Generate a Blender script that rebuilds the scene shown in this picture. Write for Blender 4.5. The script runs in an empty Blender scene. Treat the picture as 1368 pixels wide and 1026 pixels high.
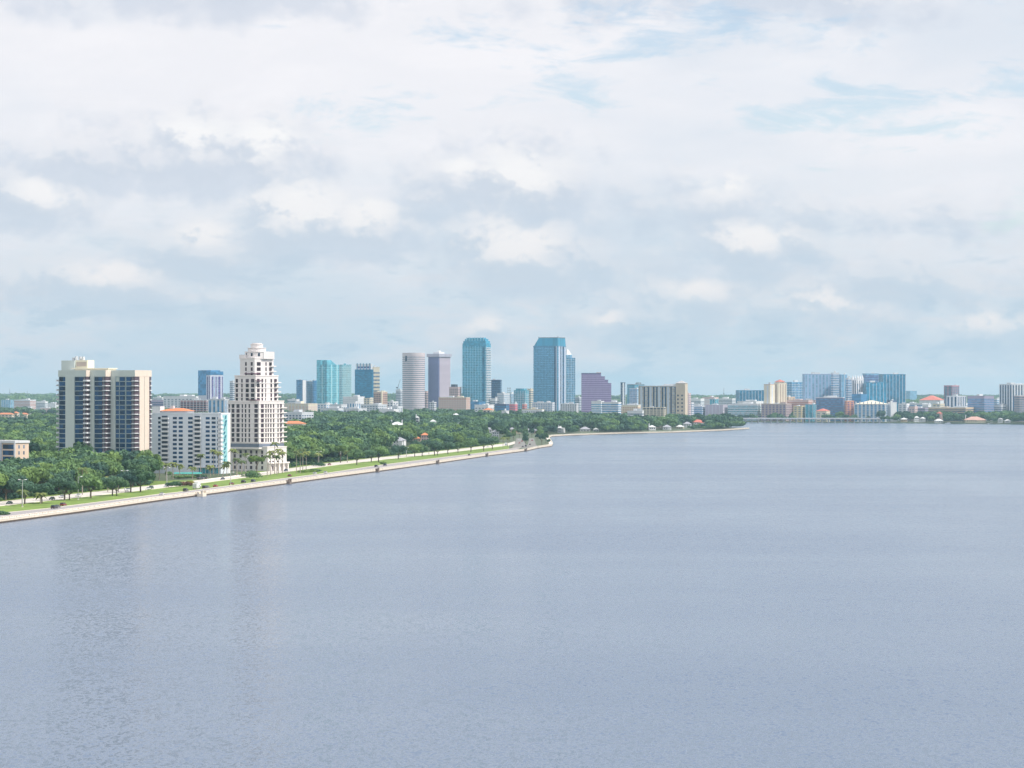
import bpy, math, random
from math import sin, cos, tan, atan2, radians, pi, sqrt, floor
random.seed(7)
scene = bpy.context.scene
col = scene.collection
F = 3600.0; CH = 55.0; CX = 684.0; HY = 527.0       # focal length in photo pixels, eye height in metres

# ------------------------------------------------------------------ materials
def lin(c):
    c = c/255.0
    return c/12.92 if c <= .04045 else ((c+.055)/1.055)**2.4
def rgb(r, g, b): return (lin(r), lin(g), lin(b), 1)

def new_mat(name):
    m = bpy.data.materials.new(name); m.use_nodes = True
    nt = m.node_tree; bs = nt.nodes['Principled BSDF']
    return m, nt, bs
def nd(nt, t, **kw):
    n = nt.nodes.new(t)
    for k, v in kw.items(): setattr(n, k, v)
    return n
_mc = {}
def paint(c, rough=.75, var=.12, scale=.25, spec=.3):
    """painted or rendered wall with soft large weathering and fine grain"""
    key = ('p', c, rough, var, scale)
    if key in _mc: return _mc[key]
    m, nt, bs = new_mat('painted_surface')
    tc = nd(nt, 'ShaderNodeTexCoord'); mp = nd(nt, 'ShaderNodeMapping'); mp.inputs['Scale'].default_value = (scale, scale, scale*.3)
    n = nd(nt, 'ShaderNodeTexNoise'); n.inputs['Scale'].default_value = 1; n.inputs['Detail'].default_value = 5; n.inputs['Roughness'].default_value = .65
    nt.links.new(tc.outputs['Object'], mp.inputs[0]); nt.links.new(mp.outputs[0], n.inputs['Vector'])
    mx = nd(nt, 'ShaderNodeMix', data_type='RGBA')
    r = nd(nt, 'ShaderNodeMapRange'); r.inputs[1].default_value = .3; r.inputs[2].default_value = .7
    nt.links.new(n.outputs[0], r.inputs[0]); nt.links.new(r.outputs[0], mx.inputs[0])
    mx.inputs[6].default_value = tuple(x*(1-var) for x in c[:3]) + (1,)
    mx.inputs[7].default_value = tuple(min(.92, x*(1+var*.5)) for x in c[:3]) + (1,)
    nt.links.new(mx.outputs[2], bs.inputs['Base Color'])
    bs.inputs['Roughness'].default_value = rough
    bs.inputs['Specular IOR Level'].default_value = spec
    _mc[key] = m
    return m
def glass(c, rough=.12, metal=0.0, var=.5, pw=3.0, ph=3.4):
    """window glass: each pane a slightly different tint"""
    key = ('g', c, rough, metal, var, pw, ph)
    if key in _mc: return _mc[key]
    m, nt, bs = new_mat('window_glass')
    tc = nd(nt, 'ShaderNodeTexCoord')
    oi = nd(nt, 'ShaderNodeObjectInfo')
    dv = nd(nt, 'ShaderNodeVectorMath', operation='DIVIDE'); dv.inputs[1].default_value = (pw, pw, ph)
    fl = nd(nt, 'ShaderNodeVectorMath', operation='FLOOR')
    ad = nd(nt, 'ShaderNodeVectorMath', operation='ADD')
    wn = nd(nt, 'ShaderNodeTexWhiteNoise'); wn.noise_dimensions = '4D'
    nt.links.new(tc.outputs['Object'], dv.inputs[0]); nt.links.new(dv.outputs[0], fl.inputs[0])
    nt.links.new(fl.outputs[0], ad.inputs[0]); ad.inputs[1].default_value = (.5, .5, .5)
    nt.links.new(ad.outputs[0], wn.inputs['Vector']); nt.links.new(oi.outputs['Random'], wn.inputs['W'])
    mx = nd(nt, 'ShaderNodeMix', data_type='RGBA'); nt.links.new(wn.outputs['Value'], mx.inputs[0])
    mx.inputs[6].default_value = tuple(x*(1-var) for x in c[:3]) + (1,)
    mx.inputs[7].default_value = tuple(min(.9, x*(1+var)) for x in c[:3]) + (1,)
    nt.links.new(mx.outputs[2], bs.inputs['Base Color'])
    bs.inputs['Roughness'].default_value = rough; bs.inputs['Metallic'].default_value = metal
    bs.inputs['IOR'].default_value = 1.42
    _mc[key] = m
    return m
def plain(c, rough=.6, metal=0, spec=.5):
    key = ('f', c, rough, metal)
    if key in _mc: return _mc[key]
    m, nt, bs = new_mat('plain_finish')
    n = nd(nt, 'ShaderNodeTexNoise'); n.inputs['Scale'].default_value = .8; n.inputs['Detail'].default_value = 3
    tc = nd(nt, 'ShaderNodeTexCoord'); nt.links.new(tc.outputs['Object'], n.inputs['Vector'])
    mx = nd(nt, 'ShaderNodeMix', data_type='RGBA'); nt.links.new(n.outputs[0], mx.inputs[0])
    mx.inputs[6].default_value = tuple(x*.88 for x in c[:3]) + (1,)
    mx.inputs[7].default_value = tuple(min(.95, x*1.1) for x in c[:3]) + (1,)
    nt.links.new(mx.outputs[2], bs.inputs['Base Color'])
    bs.inputs['Roughness'].default_value = rough; bs.inputs['Metallic'].default_value = metal
    _mc[key] = m
    return m
def foliage(name, dark, light, trans=.25, nscale=.35):
    m, nt, bs = new_mat(name)
    oi = nd(nt, 'ShaderNodeObjectInfo'); tc = nd(nt, 'ShaderNodeTexCoord')
    n = nd(nt, 'ShaderNodeTexNoise'); n.inputs['Scale'].default_value = nscale; n.inputs['Detail'].default_value = 3
    nt.links.new(tc.outputs['Object'], n.inputs['Vector'])
    a = nd(nt, 'ShaderNodeMath', operation='MULTIPLY_ADD'); a.inputs[1].default_value = .75; a.inputs[2].default_value = -.37
    nt.links.new(oi.outputs['Random'], a.inputs[0])
    b = nd(nt, 'ShaderNodeMath', operation='ADD'); nt.links.new(a.outputs[0], b.inputs[0]); nt.links.new(n.outputs[0], b.inputs[1])
    cr = nd(nt, 'ShaderNodeValToRGB'); nt.links.new(b.outputs[0], cr.inputs[0])
    cr.color_ramp.elements[0].position = .15; cr.color_ramp.elements[0].color = dark + (1,)
    cr.color_ramp.elements[1].position = .9; cr.color_ramp.elements[1].color = light + (1,)
    nt.links.new(cr.outputs[0], bs.inputs['Base Color']); bs.inputs['Roughness'].default_value = .6
    bs.inputs['Specular IOR Level'].default_value = .25
    tr = nd(nt, 'ShaderNodeBsdfTranslucent'); nt.links.new(cr.outputs[0], tr.inputs[0])
    ms = nd(nt, 'ShaderNodeMixShader'); ms.inputs[0].default_value = trans
    nt.links.new(bs.outputs[0], ms.inputs[1]); nt.links.new(tr.outputs[0], ms.inputs[2])
    nt.links.new(ms.outputs[0], nt.nodes['Material Output'].inputs[0])
    return m

# ------------------------------------------------------------------ mesh helpers
class MB:
    def __init__(s): s.v = []; s.f = []
    def box(s, x0, x1, y0, y1, z0, z1):
        b = len(s.v)
        s.v += [(x0,y0,z0),(x1,y0,z0),(x1,y1,z0),(x0,y1,z0),(x0,y0,z1),(x1,y0,z1),(x1,y1,z1),(x0,y1,z1)]
        s.f += [(b,b+3,b+2,b+1),(b+4,b+5,b+6,b+7),(b,b+1,b+5,b+4),(b+1,b+2,b+6,b+5),(b+2,b+3,b+7,b+6),(b+3,b,b+4,b+7)]
        return s
    def prism(s, pts, z0, z1, top=None):
        """polygon (counter-clockwise) extruded; top: other outline at z1"""
        n = len(pts); b = len(s.v); t = top or pts
        s.v += [(p[0],p[1],z0) for p in pts] + [(p[0],p[1],z1) for p in t]
        s.f += [tuple(b+n-1-i for i in range(n)), tuple(b+n+i for i in range(n))]
        s.f += [(b+i, b+(i+1)%n, b+n+(i+1)%n, b+n+i) for i in range(n)]
        return s
    def hip(s, x0, x1, y0, y1, z0, z1, inset=None):
        w, l = x1-x0, y1-y0
        k = min(w, l)/2 if inset is None else inset
        if w >= l: a, c = (x0+k, (y0+y1)/2, z1), (x1-k, (y0+y1)/2, z1)
        else: a, c = ((x0+x1)/2, y0+k, z1), ((x0+x1)/2, y1-k, z1)
        b = len(s.v)
        s.v += [(x0,y0,z0),(x1,y0,z0),(x1,y1,z0),(x0,y1,z0),a,c]
        if w >= l: s.f += [(b,b+1,b+5,b+4),(b+1,b+2,b+5),(b+2,b+3,b+4,b+5),(b+3,b,b+4),(b,b+3,b+2,b+1)]
        else: s.f += [(b,b+1,b+4),(b+1,b+2,b+5,b+4),(b+2,b+3,b+5),(b+3,b,b+4,b+5),(b,b+3,b+2,b+1)]
        return s
    def tube(s, path, radii, n=7):
        b0 = None
        for i, (p, r) in enumerate(zip(path, radii)):
            q0 = path[max(0,i-1)]; q1 = path[min(len(path)-1,i+1)]
            d = [q1[k]-q0[k] for k in range(3)]; L = sqrt(sum(x*x for x in d)) or 1; d = [x/L for x in d]
            a = (0,0,1) if abs(d[2]) < .9 else (1,0,0)
            e = (d[1]*a[2]-d[2]*a[1], d[2]*a[0]-d[0]*a[2], d[0]*a[1]-d[1]*a[0])
            L = sqrt(sum(x*x for x in e)); e = [x/L for x in e]
            g = (d[1]*e[2]-d[2]*e[1], d[2]*e[0]-d[0]*e[2], d[0]*e[1]-d[1]*e[0])
            b = len(s.v)
            for k in range(n):
                t = 2*pi*k/n
                s.v.append(tuple(p[j]+r*(cos(t)*e[j]+sin(t)*g[j]) for j in range(3)))
            if b0 is not None:
                s.f += [(b0+k, b0+(k+1)%n, b+(k+1)%n, b+k) for k in range(n)]
            else: s.f.append(tuple(b+n-1-k for k in range(n)))
            b0 = b
        s.f.append(tuple(b0+k for k in range(n)))
        return s
    def mesh(s, name, mat, smooth=False):
        m = bpy.data.meshes.new(name); m.from_pydata(s.v, [], s.f); m.materials.append(mat)
        if smooth: m.polygons.foreach_set('use_smooth', [True]*len(m.polygons))
        m.update(); return m
    def build(s, name, mat, parent=None, loc=(0,0,0), smooth=False):
        return link(name, s.mesh(name, mat, smooth), parent, loc)
def link(name, mesh, parent=None, loc=(0,0,0), rz=0, sc=None):
    o = bpy.data.objects.new(name, mesh); col.objects.link(o)
    o.location = loc; o.rotation_euler = (0,0,rz)
    if sc: o.scale = sc
    if parent: o.parent = parent
    return o
def thing(name, label, cat, loc=(0,0,0), rz=0, group=None):
    o = link(name, None, None, loc, rz)
    o['label'] = label; o['category'] = cat
    if group: o['group'] = group
    return o
def tag(o, label, cat, group=None, kind=None):
    if label: o['label'] = label
    if cat: o['category'] = cat
    if group: o['group'] = group
    if kind: o['kind'] = kind
    return o
def struct(name, mb, mat, loc=(0,0,0), smooth=False):
    o = mb.build(name, mat, None, loc, smooth); o['kind'] = 'structure'; return o
def many(name, boxes, mat, parent, cap=100):
    """boxes=(x0,x1,y0,y1,z0,z1): the first (largest) as parts of their own, the rest as one stuff part"""
    cache = {}
    for b in boxes[:cap]:
        w, d, h = round(b[1]-b[0],2), round(b[3]-b[2],2), round(b[5]-b[4],2)
        if (w,d,h) not in cache: cache[(w,d,h)] = MB().box(0,w,0,d,0,h).mesh(name, mat)
        link(name, cache[(w,d,h)], parent, (b[0], b[2], b[4]))
    if len(boxes) > cap:
        m = MB()
        for b in boxes[cap:]: m.box(*b)
        o = m.build(name, mat, parent); o['kind'] = 'stuff'

# ------------------------------------------------------------------ the lie of the land
def ss(t): t = max(0., min(1., t)); return t*t*(3-2*t)
def unproj(px, py, z=0.0):
    D = (CH-z)*F/(py-HY); return ((px-CX)*D/F, D)
def interp(tab, t):
    if t <= tab[0][0]: return tab[0][1]
    for (a, u), (b, v) in zip(tab, tab[1:]):
        if t <= b: return u+(v-u)*(t-a)/(b-a)
    return tab[-1][1]
SHORE_PX = [(-260,748),(-160,725.5),(-60,708),(0,699),(60,691.2),(110,684.6),(154,678.2),(220,668.6),(287,660),(345,652),(385,646.6),(440,638.9),(503,630.6),
            (584,619.4),(650,609.7),(702.5,602.8),(722,598.6),(737,596.5),(738.5,594),(733,585.4),(738,583.4),(764,581.9),(829,579.7),(899,578.2),(968,575.4),(1001,573.2)]
SHORE = [unproj(*p) for p in SHORE_PX]                       # (X, D)
EDGE = SHORE + [(372,4345),(330,4480),(270,4750),(235,5450)]
xs_tab = [(d, x) for x, d in EDGE]
def x_shore(D): return interp(xs_tab, D)
R_SHORE = [unproj(*p) for p in [(905,563.0),(1000,564),(1168,565.2),(1285,566.1),(1368,567),(1500,568.5),(1800,572)]]
rs_tab = [(x/d, d) for x, d in R_SHORE]
def d_start(s):
    s0 = 235/5450.
    return 5450 if s < s0 else interp([(s0, 5450)]+rs_tab, s)
def gh(X, D):
    far = 22*ss((D-7000)/4500.)
    if D <= 5450:
        w = ss((D-2600)/1800.)*ss((x_shore(D)-X-70)/260.)
    else: w = ss((300-X)/300.)
    return 1.5 + 6.5*w + far*(1 if D > 5450 else 0)

def build_ground():
    v = []; f = []
    Ds = [700+60*i for i in range(0,60)] + [4300+80*i for i in range(0,14)] + [5420, 5450]
    Ds = sorted(set([d for d in Ds if d <= 5450] + [d for x, d in EDGE if d >= 700]))
    N = 14
    for D in Ds:
        xs = x_shore(D)
        for j in range(N+1):
            t = j/N
            X = xs - .6 - (t**2)*(2200+D*.25)
            v.append((X, D, gh(X, D)))
    for i in range(len(Ds)-1):
        for j in range(N):
            a = i*(N+1)+j; f.append((a, a+1, a+N+2, a+N+1))
    b = len(v)
    svals = [-.62+.02*i for i in range(0,32)]
    svals = [s for s in svals if s < 235/5450.-.001] + [235/5450.-.0005, 235/5450.+.0005] + [s for s in [.05+.01*i for i in range(0, 30)]]
    M = 40
    for s in svals:
        d0 = d_start(s)
        for j in range(M+1):
            t = j/M
            D = d0 + (26500-d0)*t**2
            X = s*D
            v.append((max(-10500, min(8800, X)), D, gh(X, max(D,5451))if D>d0+.1 or s<.043 else 1.5))
    for i in range(len(svals)-1):
        for j in range(M):
            a = b+i*(M+1)+j; f.append((a, a+M+1, a+M+2, a+1))
    # a skirt along the right shore down into the water
    b = len(v); ps = [(s*d_start(s), d_start(s)) for s in svals if s > .0425]
    for p in ps: v.append((p[0], p[1], 1.5)); v.append((p[0], p[1]-1.5, -.4))
    for i in range(len(ps)-1): f.append((b+2*i, b+2*i+1, b+2*i+3, b+2*i+2))
    m = bpy.data.meshes.new('ground'); m.from_pydata(v, [], f)
    mt, nt, bs = new_mat('lawn_and_soil')
    tc = nd(nt,'ShaderNodeTexCoord')
    n1 = nd(nt,'ShaderNodeTexNoise'); n1.inputs['Scale'].default_value = .035; n1.inputs['Detail'].default_value = 8; n1.inputs['Roughness'].default_value=.7
    nt.links.new(tc.outputs['Object'], n1.inputs['Vector'])
    cr = nd(nt,'ShaderNodeValToRGB'); nt.links.new(n1.outputs[0], cr.inputs[0])
    e = cr.color_ramp.elements; e[0].position=.3; e[0].color=(.045,.065,.03,1); e[1].position=.72; e[1].color=(.16,.15,.11,1)
    x = e.new(.5); x.color=(.06,.085,.035,1)
    nt.links.new(cr.outputs[0], bs.inputs['Base Color']); bs.inputs['Roughness'].default_value=.9
    m.materials.append(mt)
    o = bpy.data.objects.new('ground', m); col.objects.link(o); o['kind'] = 'structure'
build_ground()

# ------------------------------------------------------------------ water
def build_water():
    m, nt, bs = new_mat('bay_water')
    bs.inputs['Base Color'].default_value = (.08,.12,.188,1)
    bs.inputs['IOR'].default_value = 1.333
    bs.inputs['Specular IOR Level'].default_value = .5
    tc = nd(nt,'ShaderNodeTexCoord')
    def noise(scale, sx, sy, det, rough=.6):
        mp = nd(nt,'ShaderNodeMapping'); mp.inputs['Scale'].default_value=(sx,sy,1); mp.inputs['Rotation'].default_value=(0,0,radians(6))
        n = nd(nt,'ShaderNodeTexNoise'); n.inputs['Scale'].default_value=scale; n.inputs['Detail'].default_value=det; n.inputs['Roughness'].default_value=rough
        nt.links.new(tc.outputs['Object'], mp.inputs[0]); nt.links.new(mp.outputs[0], n.inputs['Vector']); return n
    w1 = noise(1.35, 1, .42, 2, .6)        # wavelets of a metre or two
    w2 = noise(.30, 1, .45, 2, .5)         # longer chop
    big = noise(.0035, 1, .5, 4, .6)       # wind patches
    lane = noise(.0016, .5, 2.2, 5, .6)    # calm lanes
    pm = nd(nt,'ShaderNodeMath', operation='MULTIPLY'); nt.links.new(big.outputs[0], pm.inputs[0]); nt.links.new(lane.outputs[0], pm.inputs[1])
    st = nd(nt,'ShaderNodeMapRange'); nt.links.new(pm.outputs[0], st.inputs[0])
    st.inputs[1].default_value=.17; st.inputs[2].default_value=.31; st.inputs[3].default_value=.55; st.inputs[4].default_value=1.35
    def vm(op,*ins):
        n=nd(nt,'ShaderNodeVectorMath', operation=op)
        for i,x in enumerate(ins):
            if isinstance(x,tuple): n.inputs[i].default_value=x
            elif x is not None: nt.links.new(x,n.inputs[i])
        return n.outputs[0]
    c1=vm('SUBTRACT', w1.outputs['Color'], (.5,.5,.5)); c2=vm('SUBTRACT', w2.outputs['Color'], (.5,.5,.5))
    c12=vm('ADD', vm('MULTIPLY', c1, (.65,.95,0)), vm('MULTIPLY', c2, (.16,.24,0)))
    sc=nd(nt,'ShaderNodeVectorMath', operation='SCALE'); nt.links.new(c12, sc.inputs[0]); nt.links.new(st.outputs[0], sc.inputs['Scale'])
    nn=vm('NORMALIZE', vm('ADD', sc.outputs[0], (0,0,1)))
    nt.links.new(nn, bs.inputs['Normal'])
    rr = nd(nt,'ShaderNodeMapRange'); nt.links.new(pm.outputs[0], rr.inputs[0])
    rr.inputs[1].default_value=.17; rr.inputs[2].default_value=.31; rr.inputs[3].default_value=.17; rr.inputs[4].default_value=.25
    nt.links.new(rr.outputs[0], bs.inputs['Roughness'])
    v=[]; f=[]
    xs=[-10500,-3000,-1000,0,1000,3000,8800]; ys=[-5000,-500,500,1500,3000,6500]
    for y in ys:
        for x in xs: v.append((x,y,0))
    n=len(xs)
    for i in range(len(ys)-1):
        for j in range(n-1): a=i*n+j; f.append((a,a+1,a+n+1,a+n))
    me=bpy.data.meshes.new('water'); me.from_pydata(v,[],f); me.materials.append(m)
    o=bpy.data.objects.new('water',me); col.objects.link(o); o['kind']='structure'
build_water()

# ------------------------------------------------------------------ seawall, pavement, boulevard
def offset_pt(i, pts, d):
    a = pts[max(0,i-1)]; b = pts[min(len(pts)-1,i+1)]
    tx, ty = b[0]-a[0], b[1]-a[1]; L = sqrt(tx*tx+ty*ty)
    return (pts[i][0]-ty/L*d, pts[i][1]+tx/L*d)
def resample(pts, step):
    out=[pts[0]]
    for a,b in zip(pts,pts[1:]):
        L=sqrt((b[0]-a[0])**2+(b[1]-a[1])**2); n=max(1,int(L/step))
        for k in range(1,n+1): out.append((a[0]+(b[0]-a[0])*k/n, a[1]+(b[1]-a[1])*k/n))
    return out
def profile(pts, prof):
    """sweep a closed cross-section [(offset, z)...] along pts"""
    m=MB(); n=len(prof)
    for i in range(len(pts)):
        for d,z in prof:
            q=offset_pt(i,pts,d); m.v.append((q[0],q[1],z))
    for i in range(len(pts)-1):
        for k in range(n):
            a=i*n+k; b=i*n+(k+1)%n; m.f.append((a,b,b+n,a+n))
    m.f.append(tuple(range(n))); e=(len(pts)-1)*n; m.f.append(tuple(e+n-1-k for k in range(n)))
    return m
concrete = paint((.76,.66,.54,1), .85, .18, .5)
pale_concrete = paint((.80,.72,.62,1), .85, .12, .3)
foot_brown = paint((.10,.07,.05,1), .9, .3, .8)  # dark brown band along the foot of the seawall
asphalt = paint((.30,.275,.275,1), .9, .15, .15)
asphalt2 = paint((.55,.50,.45,1), .9, .12, .15)
asphalt3 = paint((.20,.19,.175,1), .9, .2, .15)
def seawall(pts, label):
    t = thing('seawall', label, 'seawall', (0,0,0))
    profile(pts,[(0,.7),(0,1.5),(.7,1.5),(.7,.7)]).build('wall_face', concrete, t)
    profile(pts,[(-.12,-1.0),(-.12,.68),(.8,.68),(.8,-1.0)]).build('wall_foot', foot_brown, t)
    profile(pts,[(-.1,1.5),(-.1,1.72),(.8,1.72),(.8,1.5)]).build('coping', pale_concrete, t)
    profile(pts,[(.1,2.42),(.1,2.62),(.5,2.62),(.5,2.42)]).build('balustrade_rail', pale_concrete, t)
    m=MB()
    rs=resample(pts,2.0)
    for i in range(1,len(rs)-1):
        q=offset_pt(i,rs,.3); w=.28 if i%4==0 else .14
        m.box(q[0]-w,q[0]+w,q[1]-.3,q[1]+.3,1.72,2.42)
    o=m.build('baluster', pale_concrete, t); o['kind']='stuff'
    return t
i_c = 17
seawall(SHORE[:i_c+1], 'long cream concrete seawall with balustrade along the boulevard on the left')
seawall(SHORE[i_c:], 'distant cream seawall running past the corner to the wooded point')
pav = resample(SHORE, 40)
mk = MB(); n=len(pav)
for i in range(n):
    for d in (.8, 4.0):
        q=offset_pt(i,pav,d); mk.v.append((q[0],q[1],1.62))
for i in range(n-1): mk.f.append((2*i,2*i+2,2*i+3,2*i+1))
struct('pavement', mk, pale_concrete)
C_PX=[(-260,721),(-60,693),(0,685.8),(68,679),(100,674.9),(143,669.5),(186,664),(207,661),(244,657),(283,652),(320,647.4),(341,644.5),(385,638.6),(440,631.7),(499,622.7),(551,616),(600,610),(632,606.4),(682,599.6),(702,596.8)]
D_PX=[(-260,706),(-60,683.4),(0,676.3),(60,669.8),(100,665.4),(150,660),(205,653.6),(250,648.3),(300,641.6),(345,636),(400,628.2),(440,622.6),(500,615.6),(565,608.5),(600,604.6),(640,599.9),(682,594.9),(690,592)]
E_PX=[(x, y-6.2+max(0,min(1,x/600.))*2.9) for x,y in D_PX]
def row(tab,x): return interp(tab,x)
def strip(name, lo, hi, mat, dz, xs):
    m=MB()
    for x in xs:
        for fn in (lo,hi):
            X,D=fn(x); m.v.append((X,D,gh(X,D)+dz))
    for i in range(len(xs)-1): m.f.append((2*i,2*i+2,2*i+3,2*i+1))
    return struct(name,m,mat)
shp=[(p[0],p[1]) for p in SHORE_PX[:17]]
def near_in(x):
    X,D=unproj(x,row(shp,x)); X2,D2=unproj(x+4,row(shp,x+4)); tx,ty=X2-X,D2-D; L=sqrt(tx*tx+ty*ty)
    return X-ty/L*4.3, D+tx/L*4.3
cx=lambda x: unproj(x,row(C_PX,x),1.5)
dx=lambda x: unproj(x,row(D_PX,x),1.5)
ex=lambda x: unproj(x,row(E_PX,x),1.5)
xs=[-240+8*i for i in range(0,118)]
strip('road', near_in, cx, asphalt, .05, xs)
strip('road', dx, ex, asphalt2, .05, [x for x in xs if x<=688])
def kerb(name, fn, xs, w=.35):
    pts=[fn(x) for x in xs]; return profile(pts,[(0,1.5),(0,1.68),(w,1.68),(w,1.5)])
for nm,fn,xx in (('kerb',cx,xs),('kerb',dx,[x for x in xs if x<=688]),('kerb',near_in,xs)):
    struct(nm, kerb(nm,fn,xx), pale_concrete)
# lane dashes
m=MB()
pl=[]
for x in [ -200+2*i for i in range(0,450)]:
    a=near_in(x); b=cx(x); pl.append(((a[0]+b[0])/2,(a[1]+b[1])/2))
pl=resample(pl,6)
for i in range(0,len(pl)-1,2):
    a,b=pl[i],pl[i+1]
    m.v += [(a[0]-.09,a[1],1.58),(a[0]+.09,a[1],1.58),(b[0]+.09,b[1],1.58),(b[0]-.09,b[1],1.58)]; k=len(m.v)-4; m.f.append((k,k+1,k+2,k+3))
struct('road_markings', m, paint((.75,.75,.72,1)))
grass=paint((.17,.25,.045,1),.95,.5,.09)
xl_=[x for x in xs if x<=684]
strip('lawn', cx, dx, grass, .03, xl_)
def beyond(x):
    if 196<x<334: return unproj(x, interp([(196,643),(270,641),(300,637.5),(334,633)],x),1.5)
    X,D=ex(x); return X-(16 if x<330 else 12),D+9
strip('lawn', ex, beyond, grass, .025, xl_)
# the two carriageways beyond the bend
def quadstrip(name, rows, mat, dz):
    m=MB()
    for (xa,xb,y) in rows:
        for x in (xa,xb):
            X,D=unproj(x,y,1.5); m.v.append((X,D,gh(X,D)+dz))
    for i in range(len(rows)-1): m.f.append((2*i,2*i+1,2*i+3,2*i+2))
    return struct(name,m,mat)
quadstrip('road',[(684,706,598.5),(687,703,594),(689,699,589),(690,697.5,585.5)],asphalt3,.09)
quadstrip('road',[(702,720,597.5),(705,716,594),(706.5,714.5,589),(707,713.5,585.5)],asphalt3,.13)
# drives and courts in front of the blocks
quadstrip('driveway',[(266,280,641.5),(300,318,637.6),(330,340,633),(352,372,631)],pale_concrete,.17)
# ------------------------------------------------------------------ buildings
FOOT = []          # (X, D, radius) of footprints, trees keep clear
class B:
    """local frame: nearest vertical edge at the origin, front face along -x at y=0, side face along +y at x=0"""
    def __init__(s, name, label, cat, x0, xs, x1, yt, D, group=None, alpha=None, yb=None, depth=None):
        s.k = F/D; wl, wr = xs-x0, x1-xs
        s.a = radians(alpha) if alpha is not None else max(radians(14), min(radians(72), atan2(max(wr,.01), max(wl,.01))))
        X = (xs-CX)/s.k; s.zg = gh(X, D) if yb is None else CH-(yb-HY)/s.k
        s.xs = xs; s.D = D
        if wr <= .6: s.a = 0.0
        ca, sa = cos(s.a), sin(s.a); q = (.5*(x0+xs)-CX)/F; q2 = (.5*(xs+x1)-CX)/F
        s.ce = ca+q*sa; s.se = sa-q2*ca        # how the two faces foreshorten from the eye
        s.W = wl/(s.k*s.ce); s.L = wr/(s.k*s.se) if wr > .6 else (depth or s.W*.7)
        if depth: s.L = depth if wr <= .6 else s.L
        s.H = s.z(yt)
        s.t = thing(name, label, cat, (X, D, s.zg), -s.a, group)
        cxx = X - s.W/2*cos(s.a) + s.L/2*sin(s.a); cyy = D + s.W/2*sin(s.a) + s.L/2*cos(s.a)
        FOOT.append((cxx, cyy, .62*max(s.W, s.L)+4))
    def z(s, py): return CH-(py-HY)/s.k-s.zg
    def fx(s, px): return (px-s.xs)/(s.k*s.ce)
    def sy(s, px): return (px-s.xs)/(s.k*s.se)
    def box(s, name, mat, *b): return MB().box(*b).build(name, mat, s.t)
    def body(s, mat, name='wall', h=None): return s.box(name, mat, -s.W, 0, 0, s.L, -2, s.H if h is None else h)
    def roof(s, mat, kind='flat', tint=None, bits=2):
        W, L, H = s.W, s.L, s.H
        s.box('parapet', mat, -W-.25, .25, -.25, L+.25, H, H+1.1)
        s.box('roof', tint or ROOFG, -W+.35, -.35, .35, L-.35, H+1.1, H+1.14)
        r = random.Random(int(s.xs*7+s.D))
        for i in range(bits):
            w = W*(.14+.2*r.random()); l = L*(.15+.2*r.random()); x = -W*(.2+.55*r.random())-w/2; y = L*(.2+.5*r.random())
            s.box('plant_room', mat if i else PLANT, x, x+w, y, y+l, H+1.14, H+2.2+2.6*r.random())
    def bands(s, glassm, fh, z0=0.0, frac=.5, z1=None, proud=.12, name='window_band', x0=None, x1=None, y1=None):
        """a ring of glass at each storey"""
        z1 = s.H-.8 if z1 is None else z1
        X0 = -s.W if x0 is None else x0; X1 = 0 if x1 is None else x1; Y1 = s.L if y1 is None else y1
        n = int((z1-z0)/fh); me = MB().box(X0-proud, X1+proud, -proud, Y1+proud, 0, fh*frac).mesh(name, glassm)
        for i in range(n): link(name, me, s.t, (0, 0, z0+fh*(i+.28)))
    def fins(s, mat, nf, ns, w=.5, proud=.35, z0=0, z1=None, name='pier'):
        z1 = s.H if z1 is None else z1
        bx = []
        for i in range(nf+1):
            c = -s.W+(s.W)*i/max(1,nf); c = min(-w/2, max(-s.W+w/2, c)) ; bx.append((c-w/2, c+w/2, -proud, .05, z0, z1))
        if s.a > 0:
            for i in range(1, ns+1):
                c = s.L*i/max(1,ns)-w/2 if i==ns else s.L*i/ns; bx.append((-.05, proud, c-w/2, c+w/2, z0, z1))
        many(name, bx, mat, s.t, 60)
    def strips(s, glassm, fpx, spx, z0, z1, proud=.1, name='window_strip'):
        """full-height glass strips given as fractions of the front (0=left..1=edge) and side (0=edge..1)"""
        bx = [(-s.W+s.W*a, -s.W+s.W*b, -proud, .05, z0, z1) for a, b in fpx]
        if s.a > 0: bx += [(-.05, proud, s.L*a, s.L*b, z0, z1) for a, b in spx]
        many(name, bx, glassm, s.t)
    def lines(s, mat, fh, z0=0, z1=None, th=.35, proud=.28, name='floor_edge', step=1):
        z1 = s.H if z1 is None else z1
        me = MB().box(-s.W-proud, proud, -proud, s.L+proud, 0, th).mesh(name, mat)
        n = int((z1-z0)/fh)
        for i in range(0, n, step): link(name, me, s.t, (0, 0, z0+fh*i))
    def wins(s, glassm, nf, ns, fh, z0, z1, wf=.55, hf=.5, proud=.1, name='window', cap=100):
        bx = []; nfl = int((z1-z0)/fh)
        for j in range(nfl-1, -1, -1):
            zb = z0+fh*(j+.3)
            for i in range(nf):
                p = s.W/nf; c = -s.W+p*(i+.5); bx.append((c-p*wf/2, c+p*wf/2, -proud, .05, zb, zb+fh*hf))
            if s.a > 0:
                for i in range(ns):
                    p = s.L/ns; c = p*(i+.5); bx.append((-.05, proud, c-p*wf/2, c+p*wf/2, zb, zb+fh*hf))
        many(name, bx, glassm, s.t, cap)

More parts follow.
